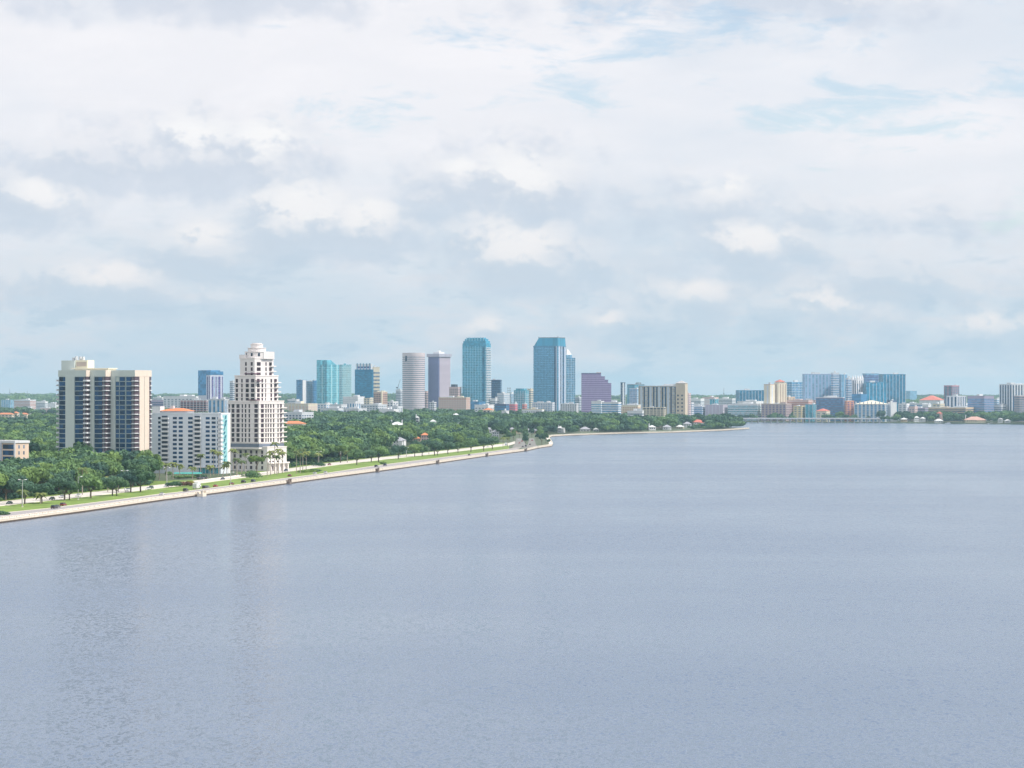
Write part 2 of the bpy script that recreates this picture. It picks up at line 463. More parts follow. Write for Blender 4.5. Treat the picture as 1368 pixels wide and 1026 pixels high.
WHITE=paint((.72,.72,.74,1)); CREAM=paint((.70,.62,.48,1)); PALE=paint((.60,.62,.66,1)); GREYW=paint((.44,.49,.50,1))
PINK=paint((.62,.46,.44,1)); BRICK=paint((.42,.17,.12,1)); TAN=paint((.55,.42,.30,1)); MAUVE=paint((.36,.30,.42,1))
TERRA=paint((.62,.22,.10,1),.8,.25,1.2); REDROOF=paint((.52,.16,.12,1),.8,.2,.8); ROOFG=paint((.5,.5,.5,1)); PLANT=paint((.55,.57,.6,1))
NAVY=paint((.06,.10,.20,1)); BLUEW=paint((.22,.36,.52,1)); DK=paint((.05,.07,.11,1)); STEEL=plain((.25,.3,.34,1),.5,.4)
G_NAVY=glass((.007,.045,.12,1),.12,0,.7); G_DARK=glass((.015,.03,.06,1),.15); G_BLUE=glass((.07,.25,.47,1),.2,.25,.35,4,3.6)
G_TEAL=glass((.08,.36,.48,1),.2,.3,.35,4,3.6); G_SKY=glass((.22,.42,.60,1),.25,.3,.3,4,3.6); G_VIO=glass((.09,.08,.27,1),.2,.2,.3)
G_GREY=glass((.14,.2,.28,1),.25,.1,.35)

# ---- the dark glass condominium tower with three stepped wings (nearest, left)
def condo():
    b = B('condominium_tower','tall cream condominium tower with dark navy glass and stacked balconies, nearest the road','tower',148,180,202,497,1800,alpha=25)
    k=b.k; ca,sa=b.ce,b.se; fh=6.35/k
    pale=paint((.56,.61,.58,1),.8,.08,.12); sunlit_side=paint((.72,.61,.52,1),.8,.08,.12); bright=paint((.82,.76,.58,1),.8,.06,.2)  # front tone holds the shade, side tone the sun, of one wall
    # plan of the corner points, walking left to right
    P3=(0,0); W3=32/(k*ca); L3=22/(k*sa)
    W2=21/(k*ca); L2=7/(k*sa); W1=37/(k*ca); L1=5/(k*sa)
    P2=(-W3, -L2); P1=(-W3-W2, -L2-L1)
    H=b.z(497)
    back=L3
    plan=[(P1[0]-W1,P1[1]),(P1[0],P1[1]),(P1[0],P2[1]),(P2[0],P2[1]),(P2[0],0),(0,0),(0,back),(P1[0]-W1,back)]
    MB().prism(plan,-2,H-.01).build('wall',pale,b.t)
    pl2=[(x+(-.3 if x<P1[0]-1 else .3),y+(.3 if y==back else -.3)) for x,y in plan]
    MB().prism(pl2,H-6/k,H+1.2).build('parapet',pale,b.t)
    MB().prism(plan,H+1.2,H+1.25).build('roof',ROOFG,b.t)
    wings=[(P1,W1,L1,[(79,87.4),(100.4,112.8)],115),(P2,W2,L2,[(126.6,138.8)],141),(P3,W3,L3,[(155,159.3),(160.2,167.3),(168.9,177.6)],180)]
    zt=H-6.2/k
    wb=[]; frames=[]
    for (P,W,L,cols,xe) in wings:
        for xa,xb in cols:
            u0=P[0]+(xa-xe)/(k*ca); u1=P[0]+(xb-xe)/(k*ca)
            for j in range(22):
                z1=zt-j*fh-.25; z0=zt-(j+1)*fh+.25
                if z0<1: continue
                if xa==155 and j<1: continue
                wb.append((u0,u1,P[1]-.12,P[1]+.1,z0,z1))
            frames.append((u0-.25,u0,P[1]-.3,P[1]+.1,2,zt)); frames.append((u1,u1+.25,P[1]-.3,P[1]+.1,2,zt))
            for j in range(23): frames.append((u0,u1,P[1]-.26,P[1]+.1,zt-j*fh-.22,zt-j*fh+.0))
    wb.sort(key=lambda q:-q[5])
    many('window',wb,G_NAVY,b.t,100)
    MB_=MB()
    for q in frames: MB_.box(*q)
    MB_.build('window_frame',paint((.30,.38,.40,1)),b.t)
    # piers stand proud
    for (xa,xb,xe,P) in [(88,100,115,P1),(121,126.4,141,P2),(148.6,154.6,180,P3)]:
        b.box('pier',pale,P[0]+(xa-xe)/(k*ca),P[0]+(xb-xe)/(k*ca),P[1]-.9,P[1]+.1,-2,zt+.2)
    # side walls and parapet ends painted lighter, sunlight put into the colour
    b.box('side_wall',sunlit_side,-.05,.25,6/(k*sa),12.3/(k*sa),-2,H+.1)
    b.box('side_wall',sunlit_side,-.05,.25,12.9/(k*sa),19/(k*sa),-2,H+.1)
    b.box('parapet_end',sunlit_side,.0,.36,.0,L3,H-6/k,H+1.25)
    b.box('parapet_end',sunlit_side,P2[0],P2[0]+.36,P2[1]-.36,0,H-6/k,H+1.25)
    b.box('parapet_end',sunlit_side,P1[0],P1[0]+.36,P1[1]-.36,P2[1],H-6/k,H+1.25)
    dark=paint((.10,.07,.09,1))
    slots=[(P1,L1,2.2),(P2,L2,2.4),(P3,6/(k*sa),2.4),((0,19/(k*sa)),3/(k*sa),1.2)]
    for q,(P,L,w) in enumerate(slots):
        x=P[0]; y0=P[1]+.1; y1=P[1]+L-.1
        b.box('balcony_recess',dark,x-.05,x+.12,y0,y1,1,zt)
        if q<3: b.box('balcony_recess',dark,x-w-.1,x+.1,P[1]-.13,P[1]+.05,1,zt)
        xr=x+(1.2 if q==0 else .9); rh_=1.1 if q==0 else .62
        me=MB(); me.box(x-w*.75 if q<3 else x,xr,P[1]-1.1 if q<3 else y0,y1,0,.18)
        me=me.mesh('balcony_slab',WHITE)
        mr=MB(); 
        if q<3: mr.box(x-w*.75,xr,P[1]-1.1,P[1]-1.0,.18,rh_)
        mr.box(xr-.1,xr,(P[1]-1.0) if q<3 else y0,y0+(y1-y0)*(.55 if q==2 else 1),.18,rh_)
        mr=mr.mesh('balcony_railing',WHITE)
        for j in range(1,23):
            z=zt-j*fh
            if z<2: continue
            o=link('balcony',me,b.t,(0,0,z)); link('railing',mr,o,(0,0,0))
    # left edge balconies
    xl=P1[0]-W1
    me=MB().box(-1.2,1.0,-1.2,6,0,.3).box(-1.2,-1.05,-1.2,6,.3,1.2).mesh('balcony',WHITE)
    for j in range(1,22): link('balcony',me,b.t,(xl,P1[1],zt-j*fh))
    # penthouse and lift motor room
    u=lambda px:(px-180)/(k*ca)
    b.box('penthouse',pale,u(79),u(97),L1-3,L1+8,H+1.2,b.z(481))
    b.box('penthouse',bright,u(94),u(142),2,12,H+1.25,b.z(492.4))
    b.box('roof_ledge',bright,u(93),u(143),1.4,12.6,b.z(492.4),b.z(491.4))
    b.box('motor_room',bright,u(96),u(113),3,11,b.z(491.4),b.z(480.6))
    b.box('louvre',paint((.5,.42,.36,1)),u(98),u(111.5),2.85,3.05,b.z(489),b.z(483))
    for x in (90,93.5,99,103): b.box('vent',PLANT,u(x),u(x+2),5,7,b.z(481),b.z(476.8)+.5*(x%2))
    b.box('vent',PLANT,u(159.5),u(162),5,7,H+1.25,b.z(495))
condo()

# ---- white slab block with the turquoise mural end
def slab():
    b = B('apartment_block','long white twelve storey apartment block with orange roof room and turquoise end wall','apartment block',190,295,307.5,553.6,1817,alpha=17)
    k=b.k; ca,sa=b.ce,b.se
    wm=paint((.69,.73,.80,1),.8,.07,.12); b.body(wm)
    H=b.H; fh=5.82/k
    b.box('parapet',wm,-b.W-.2,.2,-.2,b.L+.2,H,H+1.0)
    b.box('roof',ROOFG,-b.W+.4,-.4,.4,b.L-.4,H+1,H+1.05)
    cols=[(211,214.4),(230.9,236.2),(238.8,244.1),(251.4,257.6),(274.9,280.2),(282.9,288),(290.2,291.6)]
    wb=[]
    for j in range(12):
        zc=b.z(558.6)-j*fh
        if zc<3.5: continue
        for xa,xb in cols: wb.append((b.fx(xa),b.fx(xb),-.1,.05,zc-.9,zc+.7))
    many('window',wb,G_NAVY,b.t,100)
    # recessed balcony stacks
    for xa,xb in ((216,223.8),(260,267)):
        x0,x1=b.fx(xa),b.fx(xb)
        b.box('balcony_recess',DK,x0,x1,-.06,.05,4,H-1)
        me=MB().box(x0-.2,x1+1.0,-1.5,.0,0,.2).box(x0-.2,x1+1.0,-1.5,-1.38,.2,1.25).box(x1+.88,x1+1,-1.38,0,.2,1.25).mesh('balcony',WHITE)
        for j in range(1,13):
            z=b.z(554.6)-j*fh
            if z>3: link('balcony',me,b.t,(0,0,z))
    for x in (257.9,268.2,291.8): b.box('pilaster',WHITE,b.fx(x),b.fx(x)+.35,-.5,.05,0,H)
    # corner balconies, white
    x1=0
    me=MB().box(b.fx(292.3),.9,-1.7,2.5,0,.2).box(b.fx(292.3),.9,-1.7,-1.55,.2,1.3).box(.75,.9,-1.55,2.5,.2,1.3).mesh('corner_balcony',WHITE)
    for j in range(1,13):
        z=b.z(554.6)-j*fh
        if z>3: link('corner_balcony',me,b.t,(0,0,z))
    # end wall: turquoise mural, white edge
    tq=paint((.27,.54,.58,1),.7,.35,.9); ya,yb_=b.sy(297.3),b.sy(303.6)
    b.box('mural_panel',tq,-.05,.1,ya,yb_,6.5,H-.5)
    r=random.Random(3); blots=MB(); z=8
    while z<H-3:
        y=ya+.5+r.random()*(yb_-ya-4.5); w=2+3*r.random(); h=1.6+1.3*r.random()
        blots.v+=[(.14,y,z),(.14,y+w*.7,z+h*.2),(.14,min(yb_-.2,y+w),z+h),(.14,y+w*.3,z+h*.9)]; q=len(blots.v)-4; blots.f.append((q,q+1,q+2,q+3)); z+=2.6
    blots.build('mural_mark',paint((.03,.15,.22,1)),b.t)
    b.box('end_wall',paint((.80,.76,.74,1)),-.05,.16,b.sy(305),b.L,-1,H+.2)
    # roof room with orange tiles
    x0,x1=b.fx(212),b.fx(248)
    b.box('roof_room',wm,x0,x1,3,b.L-2,H+1.05,H+2.2)
    MB().hip(x0-1,x1+1,2,b.L-1,H+2.2,b.z(545)-.2).build('tiled_roof',TERRA,b.t)
    b.box('lift_tower',WHITE,b.fx(201),b.fx(212.2),2,9,H+1.05,b.z(543)); b.box('chimney',WHITE,b.fx(222),b.fx(226),7,9,H+2,b.z(542.2))
    b.box('vent',WHITE,b.fx(287),b.fx(290),3,6,H+1.05,b.z(551)); b.box('vent',WHITE,b.fx(259),b.fx(263),3,6,H+1.05,b.z(552.3))
    # ground floor glazing and pink columns
    for i in range(6):
        xa=266+i*4.6; b.box('lobby_window',G_TEAL,b.fx(xa),b.fx(xa+3.8),-.2,.05,.2,4.0)
    b.box('canopy',WHITE,b.fx(264),b.fx(294),-2.2,-.05,4.1,4.5)
slab()
# ---- wedding-cake tower
def tiered():
    b = B('tiered_tower','white stepped wedding cake apartment tower with crown drum beside the white slab block','tower',304.5,346,379.5,536.5,1880,alpha=38)
    k=b.k; ca,sa=b.ce,b.se; tca,tsa=cos(b.a),sin(b.a)
    wm=paint((.74,.69,.675,1),.8,.06,.15); trim=paint((.82,.75,.72,1),.8,.04,.2)
    fx,sy,z=b.fx,b.sy,b.z
    W,L=b.W,b.L
    def tier(xa,xm,xb,zt,zb,nm='wall'):
        """a storey block whose left, corner and right edges show at xa, xm, xb"""
        # corner inset: solve the local corner from xm keeping the tier centred
        w=(xm-xa)/(k*ca); l=(xb-xm)/(k*sa)
        d=(xm-346)/k/(tca*ca+tsa*sa); dx_=d*tca; dy_=d*tsa
        sh=(max(0,(W-w)*.35))
        cx0=dx_-sh*tsa*tsa; cy0=dy_+sh*tca*tsa
        b.box(nm,wm,cx0-w,cx0,cy0,cy0+l,zb,zt)
        b.box('cornice',trim,cx0-w-.25,cx0+.25,cy0-.25,cy0+l+.25,zt,zt+.7)
        return cx0,cy0,w,l
    win=[]
    def rows(cx0,cy0,xm,fcols,scols,ys,h,gap=.0):
        for y in ys:
            zc=z(y)
            for xa,xb in fcols:
                win.append((cx0+(xa-xm)/(k*ca),cx0+(xb-xm)/(k*ca),cy0-.1,cy0+.1,zc-h/2,zc+h/2))
            for xa,xb in scols:
                win.append((cx0-.1,cx0+.1,cy0+(xa-xm)/(k*sa),cy0+(xb-xm)/(k*sa),zc-h/2,zc+h/2))
    # podium
    pc=tier(306,357,383,z(598),-2,'podium')
    # main block
    m0=tier(304.5,346,379.5,z(536.5),z(600))
    t1=tier(313,341,371.5,z(502.5),z(537))
    t2=tier(320,339.5,365,z(479),z(503))
    rows(t2[0],t2[1],339.5,[(327,329),(334.5,337)],[(342.5,347.5),(354,355.5),(359,362.5)],(486,493,500),2.5)
    rows(t1[0],t1[1],341,[(314.5,317.5),(322,323.8),(328,332),(335,339.5)],[(343,346.5),(349,351),(354,355),(361,363),(366,369.5)],(508.5,515,521.5,528,534),2.5)
    fm=[(305.4,306.8),(309.5,313),(316,320),(323,324.6),(327.3,329),(332.3,334),(340,344.4)]
    sm=[(348.6,352.3),(354.5,356),(357.6,359),(361,362.6),(364.8,366.3),(370.8,372.2),(374.3,376.6)]
    rows(m0[0],m0[1],346,fm,sm,[542.5+6.52*i for i in range(8)],2.55)
    rows(pc[0],pc[1],357,[(312,314.8),(320,322.8),(327,329.8),(334,337),(341.5,344),(349,351.5)],[(359.5,361),(363.5,366),(370.5,373),(376.5,378.5)],(604.2,609.8,618,625),2.3)
    many('window',win,glass((.045,.026,.036,1),.25,0,.8),b.t,100)
    # string courses
    me=MB().box(m0[0]-m0[2]-.3,m0[0]+.3,m0[1]-.3,m0[1]+m0[3]+.3,0,.5).mesh('string_course',trim)
    for i in range(9): link('string_course',me,b.t,(0,0,z(539.2+6.52*i)-.2))
    me=MB().box(t1[0]-t1[2]-.25,t1[0]+.25,t1[1]-.25,t1[1]+t1[3]+.25,0,.4).mesh('string_course',trim)
    for i in range(5): link('string_course',me,b.t,(0,0,z(511.7+6.4*i)-.2))
    b.box('terrace_band',paint((.16,.19,.25,1)),m0[0]-m0[2]-.1,m0[0]+.1,m0[1]-.1,m0[1]+m0[3]+.1,z(597.5),z(593))  # dark band round the tower at terrace level
    # balconies on the right flank of each tier
    for (T,ys,wd) in ((m0,[545+6.52*i for i in range(8)],2.6),(t1,[511+6.4*i for i in range(4)],2.4),(t2,[489,496],2.2)):
        me=MB().box(T[0]-4,T[0]+1.1,T[1]+T[3]-4,T[1]+T[3]+wd*.8,0,.22).box(T[0]+1.0,T[0]+1.1,T[1]+T[3]-4,T[1]+T[3]+wd*.8,.22,.6).mesh('balcony',trim)
        for y in ys: link('balcony',me,b.t,(0,0,z(y)-.2))
    # small dark balconies on the lit corner
    ir=plain((.12,.05,.08,1),.6)
    for (T,y,xa,xb,xm) in ((t2,499.8,327,347,339.5),(t1,535,333,346,341),(t1,509.5,345,353,341)):
        me=MB().box(T[0]+(xa-xm)/(k*ca),T[0]+.8,T[1]-.9,T[1]+4,0,.7).mesh('iron_balcony',ir); link('iron_balcony',me,b.t,(0,0,z(y)))
    # crown: octagonal drum, arched openings, lantern
    cxx=t2[0]-t2[2]/2; cyy=t2[1]+t2[3]/2
    def octo(r,ph=0): return [(cxx+r*cos(2*pi*i/8+ph),cyy+r*sin(2*pi*i/8+ph)) for i in range(8)]
    def ring(n,r): return [(cxx+r*cos(2*pi*i/n),cyy+r*sin(2*pi*i/n)) for i in range(n)]
    MB().prism(ring(24,8.3),z(479.2),z(470)).build('crown_base',wm,b.t)
    MB().prism(ring(24,8.6),z(470),z(469.3)).build('cornice',trim,b.t)
    MB().prism(ring(20,6.3),z(469.3),z(464.8)).build('drum',wm,b.t); MB().prism(ring(20,6.7),z(464.8),z(464.2)).build('cornice',trim,b.t)
    b.box('crown_wing',wm,cxx-1,cxx+8.5,cyy-2,cyy+9,z(479.2),z(469.4))
    b.box('crown_wing',wm,cxx-8.5,cxx-2,cyy-9,cyy-2,z(479.2),z(473.5))
    dk=MB()
    for i in range(10):
        a=2*pi*i/10; c,s_=cos(a),sin(a); r=8.36
        p=[(cxx+r*c-w*s_,cyy+r*s_+w*c) for w in (-.7,.7)]
        zz0,zz1=z(475.6),z(471.4)
        dk.v+=[(p[0][0],p[0][1],zz0),(p[1][0],p[1][1],zz0),(p[1][0],p[1][1],zz1),(p[0][0],p[0][1],zz1)]; q=len(dk.v)-4; dk.f.append((q,q+1,q+2,q+3))
    dk.build('crown_opening',G_DARK,b.t)
    MB().prism(ring(16,4.3),z(464.2),z(459.8)).build('lantern',wm,b.t)
    MB().prism(ring(16,4.6),z(459.8),z(459.1)).build('cornice',trim,b.t)
    MB().prism(ring(16,3.4),z(459.1),z(457.8)).build('lantern_cap',wm,b.t)
    # entrance arcade
    for i in range(5): b.box('entrance_column',trim,pc[0]+.1,pc[0]+1.6,pc[1]+1+i*4.6,pc[1]+2.0+i*4.6,0,5.2)
    b.box('entrance_canopy',trim,pc[0]-.0,pc[0]+2.0,pc[1],pc[1]+21,5.2,6.2)
tiered()
# ---- low block at the left edge
def low_left():
    b = B('apartment_block','small five storey pinkish block with broad dark glass bays at the left edge','apartment block',-14,20,38.5,590.5,1600,alpha=40)
    pk=paint((.74,.56,.44,1)); b.body(pk); H=b.H
    b.box('parapet',WHITE,-b.W-.5,.5,-.5,b.L+.5,H-.6,H+.8)
    b.box('roof',ROOFG,-b.W+.3,-.3,.3,b.L-.3,H+.8,H+.85)
    for j in range(7):
        b.box('loggia_glass',G_NAVY,b.fx(4),b.fx(19),-.12,.05,H-4.2-j*3.6,H-1.5-j*3.6)
        b.box('loggia_glass',G_NAVY,b.fx(-10),b.fx(-1),-.12,.05,H-4.2-j*3.6,H-1.5-j*3.6)
        for t in (24.5,31): b.box('window',G_GREY,-.05,.1,b.sy(t),b.sy(t+1.8),H-3.9-j*3.6,H-1.9-j*3.6)
    for x in (-.5,1.4,19.2): b.box('pilaster',PALE,b.fx(x),b.fx(x+1.4),-.6,.05,0,H-.6)
low_left()
# ------------------------------------------------------------------ downtown towers
DT=5600
def striped():
    b=B('apartment_tower','white and blue vertical striped tower left of the wedding cake tower','tower',265,281,298,497,4600)
    b.body(paint((.62,.64,.74,1))); b.roof(G_BLUE,bits=1)
    b.box('crown_band',G_BLUE,-b.W-.3,.3,-.3,b.L+.3,b.z(501),b.z(497)-.1)
    b.box('corner_glass',G_BLUE,-b.W-.4,-b.W*.35,-.4,.1,b.z(528),b.z(494.6)); b.box('penthouse',G_BLUE,-b.W*.9,-1,2,b.L*.8,b.H,b.z(494.6))
    b.strips(G_VIO,[(.72,.8),(.88,.95)],[(.1,.24),(.4,.5),(.62,.8),(.9,.98)],0,b.z(503))
    b.strips(G_SKY,[],[(.28,.34),(.54,.58)],0,b.z(503),name='pale_strip'); b.lines(WHITE,3.4,z1=b.z(503),th=.25,proud=.12)
striped()
def thin_left():
    b=B('office_tower','plain slim grey blue tower just behind the wedding cake tower left shoulder','tower',307,311,316,509.5,5000)
    b.body(PALE); b.bands(G_GREY,3.6); b.roof(PALE,bits=1)
thin_left()
def dark_pair():
    b=B('office_tower','dark blue slab tower with white edge left of the teal twin towers','tower',396,404.5,409.2,508.2,5300)
    b.body(G_BLUE); b.box('edge_fin',WHITE,-.8,.35,-.35,b.L*.9,0,b.H+.6); b.lines(BLUEW,3.8,th=.5); b.fins(BLUEW,5,3,.5); b.roof(G_BLUE,bits=1)
    b=B('office_tower','pale blue ribbed tower touching the dark blue slab tower','tower',408.8,412,417.5,509.5,5450)
    b.body(G_SKY); b.fins(G_GREY,4,5,.9); b.lines(PALE,3.8); b.roof(PALE,bits=1)
    b=B('office_tower','short dark blue tower between ribbed tower and teal glass tower','tower',416.8,420,424.5,509,5500)
    b.body(G_BLUE); b.lines(BLUEW,3.8); b.roof(G_BLUE,bits=1)
dark_pair()
def teal_twins():
    b=B('glass_tower','bright teal glass tower with notched sloping crown, taller of the teal pair','tower',423,437,453,487,5400,alpha=35)
    tl=glass((.13,.43,.54,1),.22,.25,.3,4,3.6); b.body(tl); W,L=b.W,b.L
    zt=b.z(480.8)
    MB().prism([(-W,0),(-W*.62,0),(-W*.62,L*.9),(-W,L*.9)],b.H,zt).build('crown_wing',tl,b.t)
    MB().prism([(-W*.35,0),(0,0),(0,L*.75),(-W*.35,L*.75)],b.H,zt-.5,[(-W*.35,0),(-1,0),(-1,L*.35),(-W*.35,L*.35)]).build('crown_wing',tl,b.t)
    b.lines(paint((.35,.66,.70,1)),3.6,th=.5,proud=.2)
    b.strips(glass((.03,.18,.28,1),.15),[(.38,.44),(.8,.86)],[(.2,.24),(.55,.6)],0,b.H)
    b.strips(paint((.50,.75,.78,1)),[(.5,.56)],[(.35,.4),(.8,.86)],0,b.H,.3,'pale_fin')
    b.box('plant_room',STEEL,-W*.6,-W*.4,L*.2,L*.5,b.H,zt-1)
    b=B('glass_tower','lighter teal tower with regular white window grid, lower of the teal pair','tower',453.3,457,469.5,487.8,5500)
    b.body(tl); b.fins(paint((.55,.74,.76,1)),3,9,.9); b.lines(paint((.55,.74,.76,1)),3.6,th=.8,proud=.3); b.roof(tl,bits=2)
teal_twins()
def bank_blue():
    b=B('office_tower','deep blue glass tower with white crown and white striped side wing','tower',474,497.2,499,493.5,5300,alpha=22)
    g=glass((.02,.20,.36,1),.15,.3,.3,4,3.6); b.body(g); b.lines(glass((.04,.28,.44,1),.2,.2),3.6,th=.6,proud=.12); W,L=b.W,b.L
    b.box('crown',WHITE,-W*.95,-W*.06,1,L*.9,b.H,b.z(486)); b.box('crown_window',G_VIO,-W*.9,-W*.1,.8,L*.85,b.z(492),b.z(489.5))
    for i in range(5): b.box('crown_fin',G_SKY,-W*(.9-.18*i),-W*(.84-.18*i),.6,1.2,b.H,b.z(485.2))
    b=B('office_tower','white horizontally striped tower wing beside the deep blue glass tower','tower',496.5,499,507.2,490.5,5360)
    b.body(CREAM); b.bands(G_GREY,7.2,frac=.42); b.roof(WHITE,bits=1)
bank_blue()
def terracotta_mid():
    b=B('apartment_building','brick and beige mid rise with stepped top below the white striped tower','apartment block',499,510,517.6,524,4700)
    b.body(paint((.52,.36,.30,1))); b.wins(G_DARK,5,4,3.4,1,b.H); b.roof(CREAM,bits=3)
    b.box('corner_tower',CREAM,-1.5,.5,-.5,2,0,b.H+3)
terracotta_mid()
def grey_crane():
    b=B('office_building','small plain grey block left of the round tower','building',528.8,535,538.5,521,5900)
    b.body(PALE); b.bands(G_GREY,3.6); b.roof(PALE,bits=1)
    X=(531.5-CX)*5950/F; t=thing('tower_crane','thin leaning construction crane behind the grey block left of the round tower','crane',(X,5950,gh(X,5950)))
    z0=CH-(521-HY)*5950/F-gh(X,5950); m=MB(); m.box(-.9,.9,-.9,.9,0,z0+6); m.build('mast',STEEL,t)
    MB().tube([(0,0,z0+5),(5.5,0,z0+24)],[.7,.4],4).build('jib',STEEL,t); MB().box(-4,0,-1,1,z0+4,z0+6.5).build('counterweight',DK,t)
grey_crane()
def cylinder():
    k=F/DT; R=15/k; X=(552.6-CX)/k; D=DT; zg=gh(X,D); H=CH-(472-HY)/k-zg
    t=thing('round_tower','tall round beige tower ringed with thin horizontal window bands','tower',(X,D,zg)); FOOT.append((X,D,R+5))
    w=paint((.62,.53,.55,1),.8,.06,.1)
    def ring(r,z0,z1,n=64): return MB().prism([(r*cos(2*pi*i/n),r*sin(2*pi*i/n)) for i in range(n)],z0,z1)
    ring(R,-2,H).build('wall',w,t)
    ring(R+.15,0,1.5).mesh
    me=ring(R+.14,0,1.35).mesh('window_band',G_GREY); 
    for i in range(31): link('window_band',me,t,(0,0,6+i*4.2))
    ring(R+.3,H-5,H+.8).build('parapet',w,t); ring(R-1,H+.8,H+.9).build('roof',ROOFG,t)
    MB().box(-R*.72,-R*.55,-R*.83,-R*.5,H-17,H-5.5).build('dark_louvre',G_DARK,t)
cylinder()
def capped():
    b=B('office_tower','dark ribbed tower with jutting roof cap and small dome, right of the round tower','tower',572.2,586.5,601.2,476,DT,alpha=45)
    b.body(G_VIO); W,L=b.W,b.L; b.fins(paint((.26,.29,.50,1)),16,0,1.0,.5); 
    s=[(-.05,.5,L*i/16-.8,L*i/16+.8,0,b.H) for i in range(1,17)]; many('pier',s,paint((.52,.46,.54,1)),b.t)
    b.box('roof_cap',paint((.42,.42,.50,1)),-W-2.4,2.4,-2.4,L+2.4,b.H-1,b.z(472.6))
    b.box('plant_room',WHITE,-W*.75,-W*.2,L*.2,L*.7,b.z(472.6),b.z(470))
    m=MB(); r0=2.7/b.k
    for j in range(4):
        a0,a1=j*pi/8,(j+1)*pi/8
        m.prism([(r0*cos(a0)*cos(q*pi/6)-W/2,r0*cos(a0)*sin(q*pi/6)+L/2) for q in range(12)],b.z(470)+r0*.8*sin(a0),b.z(470)+r0*.8*sin(a1),[(max(.1,r0*cos(a1))*cos(q*pi/6)-W/2,max(.1,r0*cos(a1))*sin(q*pi/6)+L/2) for q in range(12)])
    m.build('dome',WHITE,b.t,smooth=True)
    MB().tube([(-W/2,L/2,b.z(470)+r0*.7),(-W/2,L/2,b.z(465.6))],[.6,.25],5).build('spire',STEEL,b.t)
capped()
def hats():
    b=B('hotel_building','pinkish hotel with broad dark penthouse between capped tower and tall teal tower','hotel',600,612,616.5,517.5,5300)
    b.body(PINK); b.wins(G_DARK,5,3,3.4,1,b.H-1); b.roof(PINK,bits=1); b.box('penthouse',DK,-b.W*.8,-b.W*.35,1,b.L*.8,b.H+1,b.z(513.5))
    b=B('brick_building','wide pink brick block with cream piers under the tall teal tower','building',586,623,628,531.5,4900,alpha=16)
    b.body(paint((.55,.34,.30,1))); b.wins(paint((.62,.60,.60,1)),11,4,3.6,1,b.H-.5,.5,.55); b.fins(CREAM,11,3,.8,.4); b.roof(CREAM,bits=3)
    b=B('white_building','small white framed block at the foot of the round tower','building',573,580,583,538,4700)
    b.body(WHITE); b.wins(G_NAVY,3,2,3.6,0,b.H,.6,.6); b.roof(WHITE,bits=1)
    b=B('brick_building','reddish sliver building showing between round and capped towers','building',567.6,570,572.5,523,5900)
    b.body(PINK); b.bands(G_DARK,3.6); b.roof(PINK,bits=0)
hats()
def tall_teal():
    b=B('glass_tower','tallest teal residential tower with rounded crown and white balcony edge','tower',617.6,649.5,655.8,462,5300,alpha=28)
    g=glass((.06,.34,.50,1),.2,.3,.3,3.5,3.3); W,L=b.W,b.L
    b.body(g); b.lines(paint((.42,.70,.82,1)),3.3,th=.55,proud=.2); b.fins(paint((.40,.68,.82,1)),9,0,.55,.3)
    z0=b.H
    for i,(y,ins) in enumerate(((458.5,.2),(455.3,1.6),(452.6,4.2),(451,8.0))):
        b.box('crown_tier',g,-W+ins,-ins,ins*.6,L-ins*.6,z0,b.z(y)); z0=b.z(y)
    for i in range(7): b.box('crown_fin',paint((.3,.55,.62,1)),-W*.86+i*W*.12,-W*.86+i*W*.12+1,1.5,2.5,b.z(457),b.z(450.5)+.8*(i%2))
    me=MB().box(-1.5,1.5,-1.5,L*.95,0,.5).box(1.3,1.5,-1.5,L*.95,.5,1.4).mesh('balcony',WHITE)
    for i in range(42):
        if 3+i*3.3<b.H-2: link('balcony',me,b.t,(0,0,3+i*3.3))
    b.strips(glass((.02,.16,.28,1),.12),[(.84,.93)],[],0,b.H,.35)
tall_teal()
